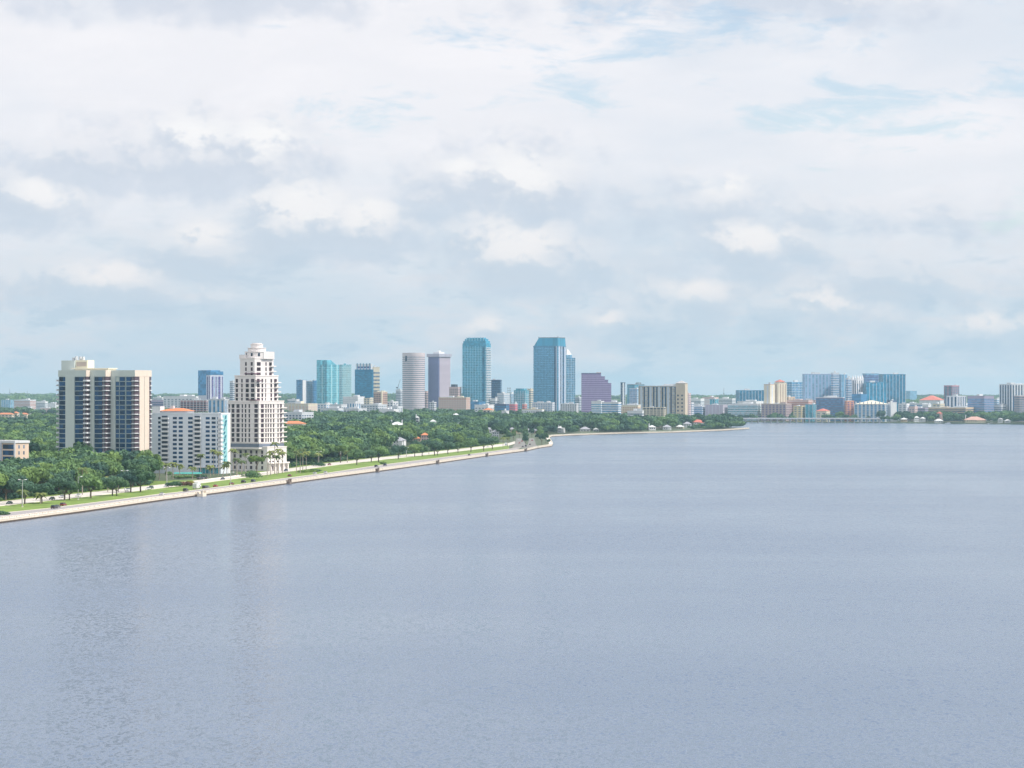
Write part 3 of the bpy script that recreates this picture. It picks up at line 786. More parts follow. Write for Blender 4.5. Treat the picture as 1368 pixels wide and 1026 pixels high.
def small_dt():
    b=B('office_tower','short dark navy office tower right of the tallest teal tower','tower',655.8,668.5,670.3,508,5800,alpha=14)
    b.body(glass((.02,.09,.20,1),.15,.3)); b.lines(BLUEW,4,th=.4); b.roof(NAVY,bits=1)
    b=B('office_building','pale blue mid rise with flat front below the navy tower','building',664,673,681,526,5300)
    b.body(PALE); b.wins(G_SKY,6,5,3.6,1,b.H); b.roof(PALE,bits=3)
    b=B('office_building','grey blue mid rise with rooftop steel frame before the blue wedge tower','building',675,683,690,526.5,5500)
    b.body(G_SKY); b.fins(PALE,5,4,.8); b.lines(PALE,3.6); b.roof(PALE,bits=2)
    m=MB()
    for x in (-6,-2,2): m.box(x-6,x-5.4,2,2.6,b.H,b.z(517.5))
    for j in range(3): m.box(-12,-3,2.2,2.6,b.H+3+j*4,b.H+3.5+j*4)
    m.build('roof_frame',STEEL,b.t); b.box('white_sign_tower',WHITE,-6,-2,-.8,.2,b.z(541),b.z(531))
    b=B('glass_building','teal ribbed mid rise with arched top left of the blue wedge tower','building',686.5,702,706.5,522,5350,alpha=20)
    b.body(G_TEAL); b.fins(PALE,7,2,.7); b.lines(PALE,3.6,th=.6); b.box('arched_top',G_TEAL,-b.W*.85,-b.W*.15,1,b.L*.9,b.H,b.z(519)); b.roof(G_TEAL,bits=1)
    b=B('apartment_building','narrow beige block tucked against the blue wedge tower','building',704.5,709,712.5,520,5450)
    b.body(CREAM); b.bands(G_GREY,3.6); b.roof(TAN,bits=1)
    b=B('low_building','deep blue low hall in front of the navy tower','building',661,676,681,540.5,4700)
    b.body(NAVY); b.bands(G_BLUE,4); b.roof(NAVY,bits=1)
    b=B('low_building','small red fronted block left of two near the blue wedge tower','building',680.5,688,691.5,540,4600)
    b.body(paint((.66,.20,.24,1))); b.wins(G_GREY,4,2,3.6,0,b.H); b.roof(WHITE,bits=1)
    b=B('low_building','small red panelled block right of two near the blue wedge tower','building',697.5,701,704,540,4650)
    b.body(paint((.62,.24,.22,1))); b.wins(G_GREY,3,2,3.6,0,b.H); b.roof(PALE,bits=1)
    b=B('apartment_building','long white terrace block under the blue wedge tower','apartment block',711,738,741,538.5,4650,alpha=16)
    b.body(WHITE); b.wins(G_BLUE,12,2,3.4,0,b.H,.55,.6); b.fins(PALE,6,1,1.0,.5); b.roof(WHITE,bits=3)
    b=B('apartment_building','white terrace block right of the blue wedge tower','apartment block',749,770,773,540,4650,alpha=16)
    b.body(WHITE); b.wins(G_NAVY,9,2,3.4,0,b.H,.5,.6); b.roof(WHITE,bits=2)
    b=B('apartment_building','low white block with square dark windows among trees','apartment block',697,724,727,547.5,4350,alpha=16)
    b.body(WHITE); b.wins(G_GREY,9,2,3.4,0,b.H,.5,.5); b.roof(CREAM,bits=2)
small_dt()
def wedge():
    b=B('glass_tower','large blue office tower with steep sloping gabled roof, tallest on the right','tower',712.6,745,756,462,DT,alpha=26)
    g=glass((.08,.28,.47,1),.22,.35,.2,3.2,3.7); b.body(g); W,L=b.W,b.L
    b.lines(glass((.17,.41,.58,1),.3,.2),3.7,th=.8,proud=.12)
    b.fins(glass((.15,.38,.56,1),.3,.2,.1),16,0,.55,.2)
    b.strips(paint((.50,.55,.66,1)),[(.93,.97)],[(.1,.3),(.45,.55),(.8,.95)],0,b.H,.4,'pale_fin')
    b.strips(G_NAVY,[(.86,.92)],[(.32,.42),(.6,.75)],0,b.H,.3)
    zt=b.z(451.5); i=6.4/(b.k*cos(b.a)); gr=glass((.03,.28,.44,1),.3,.3,.2,6,30)
    MB().prism([(-W+1,0.3),(0,0.3),(0,L-.3),(-W+1,L-.3)],b.H,zt,[(-W+i,2),(-.8,2),(-.8,L-2),(-W+i,L-2)]).build('sloping_roof',gr,b.t)
    b.box('roof_ridge',STEEL,-W+i-.8,-.2,2.5,L-2.5,zt,b.z(450.4)); b.box('finial',STEEL,-1.4,-.6,3,4,zt,b.z(448.8)); b.box('finial',STEEL,-W+i-1,-W+i,3,4,zt,b.z(449.4))
    for q in range(4):
        x=-W+i+5+q*8.5; m=MB()
        m.tube([(x+2.3*cos(t),1.2+1.7*.5,b.z(459)+3+3.2*sin(t)) for t in [j*pi/8 for j in range(9)]],[.5]*9,5); m.build('roof_arch',paint((.45,.62,.68,1)),b.t)
    b.box('parapet',g,-W-.4,.4,-.4,L+.4,b.H-1.5,b.H+.3)
    b=B('office_tower','slim blue tower with white pyramid crown behind the wedge roofed tower','tower',753,757,768.6,478,5900)
    b.body(G_SKY); b.strips(glass((.03,.18,.32,1),.15,.2),[],[(.06,.2),(.3,.45),(.62,.74),(.84,.94)],0,b.H); b.lines(PALE,3.8,th=.5)
    W,L=b.W,b.L; b.box('stepped_crown',G_SKY,-W,0,0,L*.62,b.H,b.z(474)); 
    MB().prism([(-W,0),(0,0),(0,L*.6),(-W,L*.6)],b.z(474),b.z(466.5),[(-W*.5,L*.2),(-W*.4,L*.2),(-W*.4,L*.3),(-W*.5,L*.3)]).build('pyramid_roof',WHITE,b.t)
wedge()
def violet():
    b=B('office_tower','violet stepped office block with pale horizontal stripes right of the blue towers','office building',777.3,803,803,499,5000,depth=34)
    W=b.W; k=b.k; pu=paint((.27,.21,.39,1)); b.L=34
    stripe=paint((.44,.36,.56,1))
    segs=[(777.3,803,499),(803,808,503.5),(808,812.3,508),(812.3,816.6,512.5)]
    for xa,xb,yt in segs:
        xa_,xb_=b.fx(xa),b.fx(xb)+(.0 if xb<803.5 else 0)
        b.box('wall',pu,xa_,xb_,0,b.L,-2,b.z(yt)); b.box('parapet',NAVY if yt<500 else pu,xa_-.01 if xa>780 else xa_-.3,xb_+.25,-.25,b.L+.25,b.z(yt),b.z(yt)+1)
    zt=b.z(500)
    j=0; z=zt-4
    while z>2:
        xr=816.6 if z<b.z(513.4) else 812.3 if z<b.z(509) else 808 if z<b.z(504.3) else 803
        b.box('sill_band',stripe,b.fx(777.3)-.2,b.fx(xr)+.2,-.3,b.L+.3,z,z+1.4); z-=4.0
    b.box('plant_room',PINK,b.fx(797),b.fx(803),3,12,b.z(499),b.z(497.4))
violet()
def mid_right():
    b=B('apartment_tower','thin dark tower standing alone between violet block and beige condominium','tower',829,832,835.4,511.5,5900)
    b.body(PALE); b.strips(G_NAVY,[(.1,.9)],[(.5,.85)],0,b.H); b.lines(PALE,3.6); b.roof(G_NAVY,bits=0)
    b=B('glass_building','teal green mid rise behind the beige condominium','building',838,848,861,514,5500)
    b.body(G_TEAL); b.lines(PALE,3.6); b.fins(BLUEW,6,6,.8); b.roof(STEEL,bits=3)
    b=B('office_building','pale blue glazed block at left foot of the beige condominium','building',841,851,854,519.5,5100)
    b.body(G_SKY); b.lines(WHITE,3.4,th=.6); b.fins(PALE,5,1,.6); b.roof(WHITE,bits=1)
    b=B('condominium_block','wide beige condominium with vertical dark glass strips and taller right end','apartment block',853,905,906,516,4700,alpha=14)
    cr=paint((.58,.48,.36,1)); b.body(cr); b.L=26; W=b.W
    b.box('wall',cr,-W,0,0,26,-2,b.H-.05)
    b.strips(G_NAVY,[(a,a+.035) for a in (.13,.235,.375,.455,.6,.68,.82,.93)],[],0,b.H-1,.4)
    b.strips(glass((.36,.40,.44,1),.3),[(a,a+.075) for a in (.04,.17,.28,.41,.5,.64,.73,.87)],[],0,b.H-1,.15,'bay_window')
    b.strips(paint((.55,.60,.66,1)),[(a,a+.05) for a in (.045,.285,.505,.735)],[],0,b.H-1,.42,'balcony_stack')
    b.lines(cr,3.3,th=1.3,proud=.3); b.roof(WHITE,bits=4)
    b.box('end_tower',cr,b.fx(903),b.fx(915.5),-2,24,-2,b.z(512)); b.strips
    for q in range(8): b.box('window',G_DARK,b.fx(905),b.fx(907),-2.15,-1.9,4+q*6.6,7+q*6.6)
    for q in range(8): b.box('window',G_DARK,b.fx(910.5),b.fx(912.5),-2.15,-1.9,4+q*6.6,7+q*6.6)
    MB().hip(b.fx(902),b.fx(916),-3,25,b.z(512),b.z(508.6)).build('hipped_roof',paint((.4,.38,.38,1)),b.t)
    b=B('office_building','white terraced office block with blue window bands among trees','office building',804,826,830,538,4400,alpha=18)
    b.body(WHITE); b.bands(G_BLUE,3.6,frac=.5); b.roof(WHITE,bits=2)
    b=B('office_building','pale office with stacked white decks left of the terraced block','office building',790,803,807,536.5,4500,alpha=18)
    b.body(WHITE); b.bands(G_SKY,3.6); b.roof(WHITE,bits=1)
    b=B('brick_building','low pale and brick block with cream roofs between office and parking decks','building',829,852,856,541.5,4450,alpha=18)
    b.body(CREAM); b.wins(BRICK,8,2,3.6,0,b.H,.6,.4); b.roof(WHITE,bits=3)
    b=B('parking_garage','cream open deck parking garage below the beige condominium','garage',858.5,887,889.5,545,4200,alpha=16)
    b.body(DK); b.lines(CREAM,3.1,th=1.5,proud=.4); b.fins(CREAM,6,1,1.0,.45); b.roof(CREAM,bits=1)
    b=B('low_building','low white roofed hall left of the parking garage','building',838,858,860,549.5,4150,alpha=16)
    b.body(WHITE); b.bands(G_GREY,3.4); b.roof(WHITE,bits=2)
mid_right()
# generic lists: name,label,cat,x0,xs,x1,yt,D,wall,glass,style
def gen(rows):
    for r in rows:
        nm,lb,ct,x0,xs,x1,yt,D,wm,gm,st=r[:11]; kw=r[11] if len(r)>11 else {}
        b=B(nm,lb,ct,x0,xs,x1,yt,D,**kw); b.body(wm)
        px_h=(b.H)*b.k; fh=max(3.5, 1.9/b.k if px_h<22 else 3.5)
        nf=max(2,int(b.W/(5.5 if b.k>.7 else 7))); ns=max(1,int(b.L/(5.5 if b.k>.7 else 7)))
        if 'b' in st: b.bands(gm,fh)
        if 'w' in st: b.wins(gm,nf,ns,fh,.5,b.H-.3)
        if 's' in st: b.strips(gm,[((i+.25)/nf,(i+.7)/nf) for i in range(nf)],[((i+.25)/ns,(i+.7)/ns) for i in range(ns)],0,b.H-1)
        if 'l' in st: b.lines(wm if 'c' not in st else WHITE,fh,th=.6)
        if 'f' in st: b.fins(WHITE if 'c' in st else PALE,nf,ns,.8)
        if 'h' in st: MB().hip(-b.W-.8,.8,-.8,b.L+.8,b.H,b.H+max(3,.22*min(b.W,b.L))).build('hipped_roof',kw.get('x',TERRA) if 0 else (TERRA if 'r' not in st else REDROOF),b.t)
        else: b.roof(WHITE if 'g' in st else wm,bits=2 if b.W>25 else 1)
gen([
 # far left, beyond the wood
 ('office_building','blue glazed office on the far left skyline beyond the trees','office building',1.5,14,18.5,534.6,8200,G_SKY,G_BLUE,'lf'),
 ('office_building','long white and brick banded office beyond the trees at far left','office building',19,40,48,534.4,8000,PALE,BRICK,'bg'),
 ('office_building','long pale low office right of the brick banded one','office building',48.5,60,64,536.6,7800,WHITE,G_GREY,'b'),
 ('warehouse','pale warehouse half hidden by the dark condominium tower','warehouse',64,74,80,539.4,7300,WHITE,PALE,'w'),
 ('warehouse','pinkish white building with dark window row left of the condominium tower','building',54,72,76,545.5,6300,PINK,G_GREY,'wg'),
 ('warehouse','white roofed shed between low roofs on the far left','shed',30,40,43,544.5,6600,WHITE,G_GREY,'b'),
 ('warehouse','blue grey shed beside the white roofed shed','shed',43,52,54,548,6100,PALE,G_GREY,'b'),
 ('retail_building','low tan store with pink roof at far left edge','building',-4,6,8,547,6100,TAN,G_GREY,'wg'),
 ('tiled_roof_building','long low building with terracotta roof at far left','building',-3,16,19,553.5,5200,CREAM,G_DARK,'wh'),
 ('tiled_roof_building','gabled terracotta roofed building beside the white mast','building',15,23,26,551.8,5300,CREAM,G_DARK,'wh'),
 ('tiled_roof_building','small terracotta roofed building nearest the condominium tower','building',27,36,38,553.5,5350,CREAM,G_DARK,'wh'),
 ('pale_house','yellowish flat roofed house in the trees at the far left','house',-3,4,6,558.5,4700,CREAM,G_DARK,'w'),
 # between the two nearest towers
 ('office_building','long white office with dark windows behind the orange tiled roof','office building',218,262,276,530,5200,WHITE,G_GREY,'w'),
 ('office_building','violet grey block left behind the orange tiled roof','building',200.5,228,240,535,5600,MAUVE,G_NAVY,'b'),
 ('office_building','small white block behind the condominium tower right edge','building',204,216,221,531.5,6000,WHITE,G_GREY,'b'),
 ('brick_building','brick hall with white parapet and corner columns above the white slab block','building',240.5,276,277.5,535,4300,paint((.42,.24,.25,1)),G_DARK,'bgf',{'alpha':14}),
 ('apartment_building','blue grey ribbed building directly left of the wedding cake tower','apartment block',278,300,306,534,4100,PALE,G_BLUE,'s'),
 ('office_building','pale upper block between striped tower and wedding cake tower','building',277,300,312,532,5000,PALE,G_GREY,'b'),
 # right of the wedding cake tower
 ('office_building','long cream mid rise with even window row right of the wedding cake tower','apartment block',376,412,424,540,4300,CREAM,PINK,'wf'),
 ('apartment_building','white and blue apartments below the long cream mid rise','apartment block',377,403,419,551.5,3700,PALE,G_NAVY,'wl'),
 ('tiled_roof_building','low terracotta roofed row right of the wedding cake tower','building',376,404,409,566,3200,CREAM,G_DARK,'wh'),
 ('office_building','pale block under the dark blue slab tower','building',384,396,400,534,5200,WHITE,G_GREY,'b'),
 ('low_building','white blue apartments under the teal twin towers, left of three','apartment block',424,436,444,540,4800,WHITE,G_BLUE,'w'),
 ('low_building','grey apartments under the teal twin towers, middle of three','apartment block',441,456,464,541,4700,PALE,G_NAVY,'wl'),
 ('low_building','white apartments with blue doors under the teal twin towers, right of three','apartment block',463,474,482,538.5,4750,WHITE,G_BLUE,'s'),
 ('arena_building','white stepped roof hall before the deep blue glass tower','building',458,478,487,530.5,5100,WHITE,PALE,'b'),
 ('low_building','tan and white stacked block right of the white stepped hall','building',486,494,500,532.5,4950,CREAM,G_GREY,'w'),
 ('low_building','pale offices in front of the brick and beige mid rise','building',482,505,517,541,4500,PALE,G_GREY,'w'),
 ('low_building','small white box block with shaded side left of grey block','building',517,525,532,537,4900,WHITE,G_NAVY,'w'),
 ('low_building','grey lowrise with white roof left of the round tower base','building',519,531,538,543.5,4400,PALE,G_GREY,'w'),
 ('warehouse','white curved hall roof at the wood edge left of round tower','hall',506,526,533,547.5,4250,WHITE,PALE,'b'),
 ('low_building','blue and cream shops strip at the left wood edge','building',428,452,459,546,4400,PALE,G_BLUE,'w'),
 ('low_building','pale flats between wood and teal twins right side','building',459,479,490,546.5,4350,PALE,G_NAVY,'w'),
 ('low_building','white pavilion below the tall teal tower','building',634,652,660,541.5,4600,WHITE,G_GREY,'w'),
 ('low_building','cream cottage style block in the trees below the tall teal tower','building',645,655,660,547.5,4300,CREAM,G_DARK,'wh'),
 ('low_building','blue glass podium at the foot of the tall teal tower','building',626,640,648,537,5000,G_BLUE,G_NAVY,'l'),
 ('low_building','white podium between navy tower and blue wedge tower','building',655,662,668,533,5300,WHITE,G_GREY,'b'),
 ('low_building','small grey blue block left of violet stepped block','building',768,774,779,531,5700,PALE,G_GREY,'b'),
 ('white_pavilion','two storey white pavilion in trees below the red block','building',670,676,680,549.5,4250,WHITE,G_GREY,'w'),
 # low city between the condominium and the hospital
 ('low_building','pinkish block hugging the beige condominium right side','building',915,920,923,526,5300,PINK,G_GREY,'w'),
 ('low_building','white flat hall left of mast on the low skyline','building',922,936,941,533,6500,WHITE,G_GREY,'b'),
 ('low_building','brick and white hall below the mast','building',938,954,960,531,7000,PINK,WHITE,'b'),
 ('glass_building','green glass box with white frame on the low skyline','building',948,955,960,534,6000,G_TEAL,WHITE,'f'),
 ('low_building','pale long shed left of the blue hospital wing','building',960,978,984,533,6200,WHITE,G_GREY,'b'),
 ('low_building','white roofed hall over the blue striped hall','hall',915,924,927,538.5,5400,WHITE,G_GREY,'b'),
 ('convention_building','low hall with blue horizontal bands on the channel bank','building',916,938,943,543,5450,PALE,G_BLUE,'b'),
 ('convention_building','mauve windowless hall between banded hall and glass hall','building',942,966,972,541.5,5450,paint((.48,.42,.50,1)),MAUVE,'f'),
 ('glass_hall','long teal glass hall with white roof on the channel bank','building',972.5,1012,1018,540,5450,WHITE,glass((.02,.25,.36,1),.15,.2),'b'),
 ('low_building','pale row of roofs above the teal glass hall','building',985,1010,1020,536.5,5700,WHITE,G_GREY,'b'),
 # hospital cluster
 ('hospital_building','wide blue hospital wing with pale left end, leftmost of the cluster','hospital',983,988,1021.5,522,5900,glass((.05,.22,.38,1),.2,.3),G_SKY,'fl'),
 ('apartment_tower','blue and white gridded tower between beige tower and wide hospital block','tower',1049,1058,1072,511,5600,G_SKY,G_BLUE,'slc'),
 ('hospital_building','widest blue grey hospital block with dark roof line','hospital',1072,1075,1112,500.2,5500,paint((.30,.40,.56,1)),G_SKY,'sl'),
 ('hospital_building','pale banded stair tower joining two blue hospital blocks','hospital',1110,1113,1121,498.5,5480,PALE,G_BLUE,'b'),
 ('hospital_building','blue block with dark top storey right of pale stair tower','hospital',1120,1124,1132,501,5500,G_SKY,G_NAVY,'lf'),
 ('hospital_building','slim grey blue block left of the white pinnacled tower','hospital',1130,1133,1139,505.5,5450,PALE,G_BLUE,'b'),
 ('glass_tower','tall rear blue glass tower at the right end of the cluster','tower',1174,1180,1210,500.5,5600,glass((.05,.23,.38,1),.15,.35),G_BLUE,'lf'),
 ('glass_tower','violet blue upper tower set behind the deep blue front tower','tower',1152,1156,1174,499.5,5700,G_SKY,G_VIO,'b'),
 ('glass_tower','deep blue front tower with white roof line under the violet one','tower',1152.5,1157,1185,511.5,5400,glass((.05,.29,.47,1),.15,.35),G_BLUE,'lf'),
 ('office_building','faint pale blue box far beyond the right cluster','building',1210,1216,1225,522.5,9500,G_SKY,PALE,'l'),
 ('brick_building','long brown mauve building below the beige towers','building',1017,1050,1060,540,5400,paint((.44,.34,.32,1)),G_VIO,'w'),
 ('low_building','row with pale red roofs right of beige tower foot','building',1050,1080,1091,535,5450,PINK,BRICK,'br'),
 ('brick_building','dark navy and brown block with white roof edge in mid cluster','building',1090,1126,1128.5,531.5,5350,paint((.16,.13,.22,1)),G_BLUE,'bg',{'alpha':14}),
 ('brick_building','orange brick block with dark balconies right of the navy block','building',1128.3,1131,1141,536,5330,paint((.62,.30,.20,1)),G_VIO,'w'),
 ('pale_building','yellow rendered building before the red roofed row','building',1060,1071,1075.5,543,5320,paint((.68,.55,.32,1)),G_GREY,'w'),
 ('glass_building','small turquoise glazed block right of the yellow building','building',1075.5,1086,1090.5,541,5320,G_TEAL,PALE,'lf'),
 ('tiled_roof_building','low red roofed villa on the water below the navy block','building',1090,1104,1109,549,5280,CREAM,G_GREY,'wrh'),
 ('white_building','white block with plain wall right of blue fronted apartments','building',1186.5,1190,1198,538,5300,WHITE,G_GREY,''),
 ('low_building','dark roofed box behind the white plain block','building',1184,1192,1198,535.5,5500,NAVY,G_NAVY,''),
 ('low_building','white three storey block peeking left of long red roofed hall','building',1200,1211,1215,540,5450,WHITE,G_GREY,'w'),
 ('low_building','pinkish shed before the grey glazed low block','shed',1214,1222,1226,543.5,5400,PINK,G_GREY,'w'),
 ('low_building','small white hall between red roofed hall and wide tan building','hall',1232,1240,1244,541,5600,WHITE,G_NAVY,'b'),
 ('low_building','cream flats left of teal roofed office','building',1246,1256,1262,540,5650,CREAM,G_GREY,'w'),
 ('office_building','blue grey office half behind the brown mid rise right end','office building',1326,1332,1337,533,5700,PALE,G_BLUE,'b'),
 ('low_building','low white row left of the brown mid rise','building',1284,1290,1294,539,5600,WHITE,G_GREY,'b'),
 ('office_building','blue block behind the beige pyramid roofed tower left side','office building',1008,1014,1021,524,6000,G_SKY,G_BLUE,'l'),
 ('office_building','grey blue block filling between widest hospital block and pyramid roofed tower','office building',1058,1064,1074,518,5750,PALE,G_NAVY,'b'),
 ('office_building','tan block at the foot of the gridded blue and white tower','building',1046,1054,1062,531,5480,TAN,G_GREY,'w'),
 ('hospital_building','deep blue low wing before the deep blue front tower','hospital',1138,1150,1158,527,5350,G_BLUE,G_SKY,'l'),
 # far right
 ('brick_tower','red and grey tower alone right of the cluster','tower',1261,1272,1281.5,515.5,5900,paint((.46,.22,.28,1)),G_GREY,'sb'),
 ('office_building','teal roofed office in front of the red tower','office building',1264.5,1279,1291,529.5,5500,PALE,G_NAVY,'s'),
 ('hotel_building','brown mid rise with balconied white right end','hotel',1292.5,1315,1328,529.5,5450,paint((.30,.26,.36,1)),G_BLUE,'b'),
 ('apartment_tower','tall grey blue ribbed tower cut by the right edge','tower',1335,1352,1382,513.8,5500,PALE,G_NAVY,'s'),
 ('brick_building','brown building with pale roof at the right edge','building',1354.5,1362,1385,529,5300,paint((.40,.32,.34,1)),G_GREY,'bg'),
 ('low_building','long red roofed hall between cluster and red tower','hall',1228,1256,1262,534.5,6200,PALE,G_GREY,'rh'),
 ('low_building','grey glazed low block below the long red roof','building',1208,1232,1240,539.5,5700,PALE,G_BLUE,'b'),
 ('low_building','wide tan low building behind right shore trees','building',1240,1290,1306,545,5350,TAN,G_NAVY,'b'),
 ('low_building','mauve low building left of wide tan building','building',1212,1236,1243,545.5,5450,MAUVE,G_GREY,'b'),
 ('low_building','pale sheds far right behind shore trees','shed',1328,1338,1345,541,5500,WHITE,G_GREY,'b'),
])
def beige():
    b=B('hotel_tower','beige tower with red pyramid roof and terracotta trim right of the blue wing','tower',1034,1040,1051,512,5450)
    b.body(CREAM); b.strips(paint((.36,.25,.2,1)),[(.3,.6)],[(.2,.3),(.5,.6),(.8,.88)],0,b.H-2); W,L=b.W,b.L
    b.roof(CREAM,bits=0); b.box('penthouse',paint((.66,.5,.4,1)),-W*.9,-W*.1,2,L*.8,b.H,b.H+3)
    MB().hip(-W-.5,.5,1,L*.85,b.H+3,b.z(507)).build('pyramid_roof',REDROOF,b.t)
    b=B('hotel_tower','lower beige tower with grey strip joined left of the red pyramid roof','tower',1020.5,1029,1035,514,5420)
    b.body(CREAM); b.strips(PALE,[(.45,.7)],[(.3,.6)],0,b.H-2); b.roof(paint((.6,.4,.33,1)),bits=1)
    b=B('pinnacled_tower','white tower with dark glass strips and pointed pinnacles in the blue cluster','tower',1138,1144,1153,507,5400)
    b.body(WHITE); b.strips(G_NAVY,[(.2,.4),(.65,.85)],[(.1,.25),(.45,.6),(.75,.9)],0,b.H-2); W,L=b.W,b.L
    for i,(x,y) in enumerate(((-W*.9,1),(-W*.35,1),(-1,L*.25),(-1,L*.6),(-1,L*.95))):
        MB().box(x-1.6,x+1.6,y-1.6,y+1.6,b.H-8,b.H+3).prism([(x-1.6,y-1.6),(x+1.6,y-1.6),(x+1.6,y+1.6),(x-1.6,y+1.6)],b.H+3,b.H+9,[(x-.2,y-.2),(x+.2,y-.2),(x+.2,y+.2),(x-.2,y+.2)]).build('pinnacle',WHITE,b.t)
    b=B('apartment_block','wide waterfront apartments with blue glass bays and cream roof','apartment block',1141,1183,1187,540,5280,alpha=14)
    b.body(PALE); b.strips(G_BLUE,[((i+.2)/8,(i+.75)/8) for i in range(8)],[(.2,.8)],0,b.H-1,.3,'bay_window'); b.lines(WHITE,3.4,th=.5,proud=.4)
    MB().hip(-b.W-1,1,-1,b.L+1,b.H,b.z(535)).build('hipped_roof',CREAM,b.t)
    for i in range(8): b.box('dormer',WHITE,-b.W+(i+.3)*b.W/8,-b.W+(i+.6)*b.W/8,-.6,2,b.H-.5,b.z(536.5))
beige()
# masts on the far skyline
for (x,y,D,lb) in ((13,519,9500,'thin lattice mast on the far left skyline, taller one'),(36.5,522,9800,'faint thin mast right of the taller mast at far left'),(967,518.5,8500,'thin mast above the low city in the middle'),(25.6,550.5,5250,'short white mast beside the terracotta roofs at far left')):
    X=(x-CX)*D/F; zg=gh(X,D); h=CH-(y-HY)*D/F-zg
    t=thing('radio_mast',lb,'mast',(X,D,zg)); w=1.3 if D>6000 else 1.0
    mt=WHITE if D<6000 else STEEL
    MB().tube([(0,0,-1),(0,0,h)],[w,w*.4],4).build('mast',mt,t); MB().box(-w*1.6,w*1.6,-w,w,h*.72,h*.75).build('antenna',mt,t)

# ------------------------------------------------------------------ houses in the wood and on the shore
HOUSES=[]
def house(label,x0,x1,yt,ye,D,wall,roofm,chim=0,floors=2,seed=0):
    k=F/D; X=(((x0+x1)/2)-CX)/k; zg=gh(X,D)
    ze=CH-(ye-HY)/k-zg; zr=CH-(yt-HY)/k-zg; w=(x1-x0)/k/2; d=w*.7
    rh=min(max(zr-ze,2),.42*d+1.2); ze=max(zr-rh,2.6); zr=ze+rh
    t=thing('house',label,'house',(X,D,zg),radians(-12+seed*7%24)); FOOT.append((X,D,w*1.0))
    MB().box(-w*.92,w*.92,-d,d,-1,ze).build('wall',wall,t)
    MB().hip(-w,w,-d-.8,d+.8,ze,max(zr,ze+2)).build('roof',roofm,t)
    HOUSES.append(((x0+x1)/2,(x1-x0)/2+1.0,(ye+1.2) if floors else ye,D))
    n=max(3,int(w/2.2)); wb=[]
    for f in range(2):
        for i in range(n):
            c=-w*.8+1.6*w*(i+.5)/n; z=ze-2.6-3.1*f
            if z>0: wb.append((c-.6,c+.6,-d-.08,-d+.05,z,z+1.6))
    many('window',wb,G_DARK,t)
    if w>5 and seed%2==0:
        MB().box(w*.1,w*.75,-d-3,-d+1,-1,ze*.9).build('wing_wall',wall,t); MB().hip(w*.04,w*.81,-d-3.6,0,ze*.9,ze*.9+rh*.6).build('wing_roof',roofm,t)
    for c in range(chim): MB().box(-w*.8+c*w*1.5-.7,-w*.8+c*w*1.5+.7,-1,1,ze,max(zr,ze+2)+2.6).build('chimney',WHITE,t)
GREYR=paint((.36,.36,.40,1),.8,.2,1); WROOF=paint((.66,.66,.66,1))
H_=[('grey hip roofed white house in the wood nearest the boulevard',524.5,542,584,591.5,2750,WHITE,GREYR,0),
 ('white house with two tall chimneys deep in the wood',521,540,563.5,567.5,3500,WHITE,WROOF,2),
 ('salmon tiled house with flat tower right of the grey roofed house',562,573.5,578,583,2950,PINK,TERRA,0),
 ('low terracotta roofed house beside the salmon tiled house',551,562,582.5,586,2850,TAN,TERRA,0),
 ('white steep gabled church like house in the wood',555.5,560,556,562,3650,WHITE,WROOF,1),
 ('small white roof right of the steep gabled house',574,583,560.5,563,3600,WHITE,WROOF,0),
 ('tiny white roof in the wood below the tall teal tower',611,616,564,567,3500,WHITE,WROOF,0),
 ('pale roofed house in the wood mid right',605,613,552,555,4000,WHITE,WROOF,0),
 ('white house low in trees left of the bend',648,658,571,577,3350,WHITE,GREYR,1),
 ('grey roofed house beside white house left of the bend',657,667,574,580,3250,PALE,GREYR,0),
 ('white many gabled house behind the bend, left one',679,689,571,577,3650,CREAM,GREYR,0),
 ('large pale mansion behind the bend, centre one',698,710,572,578,3720,PALE,GREYR,0),
 ('large pink white mansion behind the bend, right one',711,720,573,579,3700,PINK,GREYR,0),
 ('small house at the road head on the bend',688,696,577,581,3660,CREAM,TERRA,0),
 ('white waterfront house with dark windows right of the bend',745,755,569,577,3760,WHITE,WROOF,1),
 ('white house low in waterfront trees near the pale boat like roof',774,789,570,577,3860,WHITE,GREYR,0),
 ('pale waterfront house among trees left on the point',792,800,571.5,577,3880,WHITE,WROOF,0),
 ('white gabled waterfront house mid point',866,876,568,574.5,4010,WHITE,WROOF,1),
 ('white double gabled waterfront house before brown roof',885,897,567.5,573.5,4060,WHITE,GREYR,0),
 ('tan roofed house behind the double gabled house',912,924,563.5,567.5,4330,WHITE,GREYR,0),
 ('red roofed house on the wooded point',924.5,941,560.5,565,4400,WHITE,REDROOF,0),
 ('white flat house left of the red roofed one on the point',903,914,567.5,571,4200,CREAM,WROOF,0),
 ('terracotta roofed waterfront villa on the right shore',1287,1317,556.5,561,5140,CREAM,paint((.50,.30,.25,1)),1),
 ('white boathouse left of the terracotta villa',1248,1260,559.5,563,5120,WHITE,WROOF,0),
 ('pink white waterfront house with gable right shore',1251,1259,550,560,5170,PINK,REDROOF,0),
 ('small white waterfront house near right edge',1333,1340,558,562.5,5060,WHITE,WROOF,0),
 ('pale waterfront house at right edge trees',1342,1350,560,563,5050,WHITE,WROOF,0),
 ('white waterfront cottage beside the plain white block',1221,1228,556,561,5220,WHITE,WROOF,0),
 ('low white waterfront cottage between shore palms',1229,1237,557,562,5210,WHITE,WROOF,0),
 ('tan waterfront cottage right of the wide apartments',1203,1212,558,562,5220,TAN,WROOF,0),
 ('peach house roof glimpsed right of the dark condominium tower base',160,166,621,627,1710,PINK,TERRA,0),
 ('white house glimpsed in trees left of the dark condominium tower',62,72,597,603,2300,WHITE,WROOF,0)]
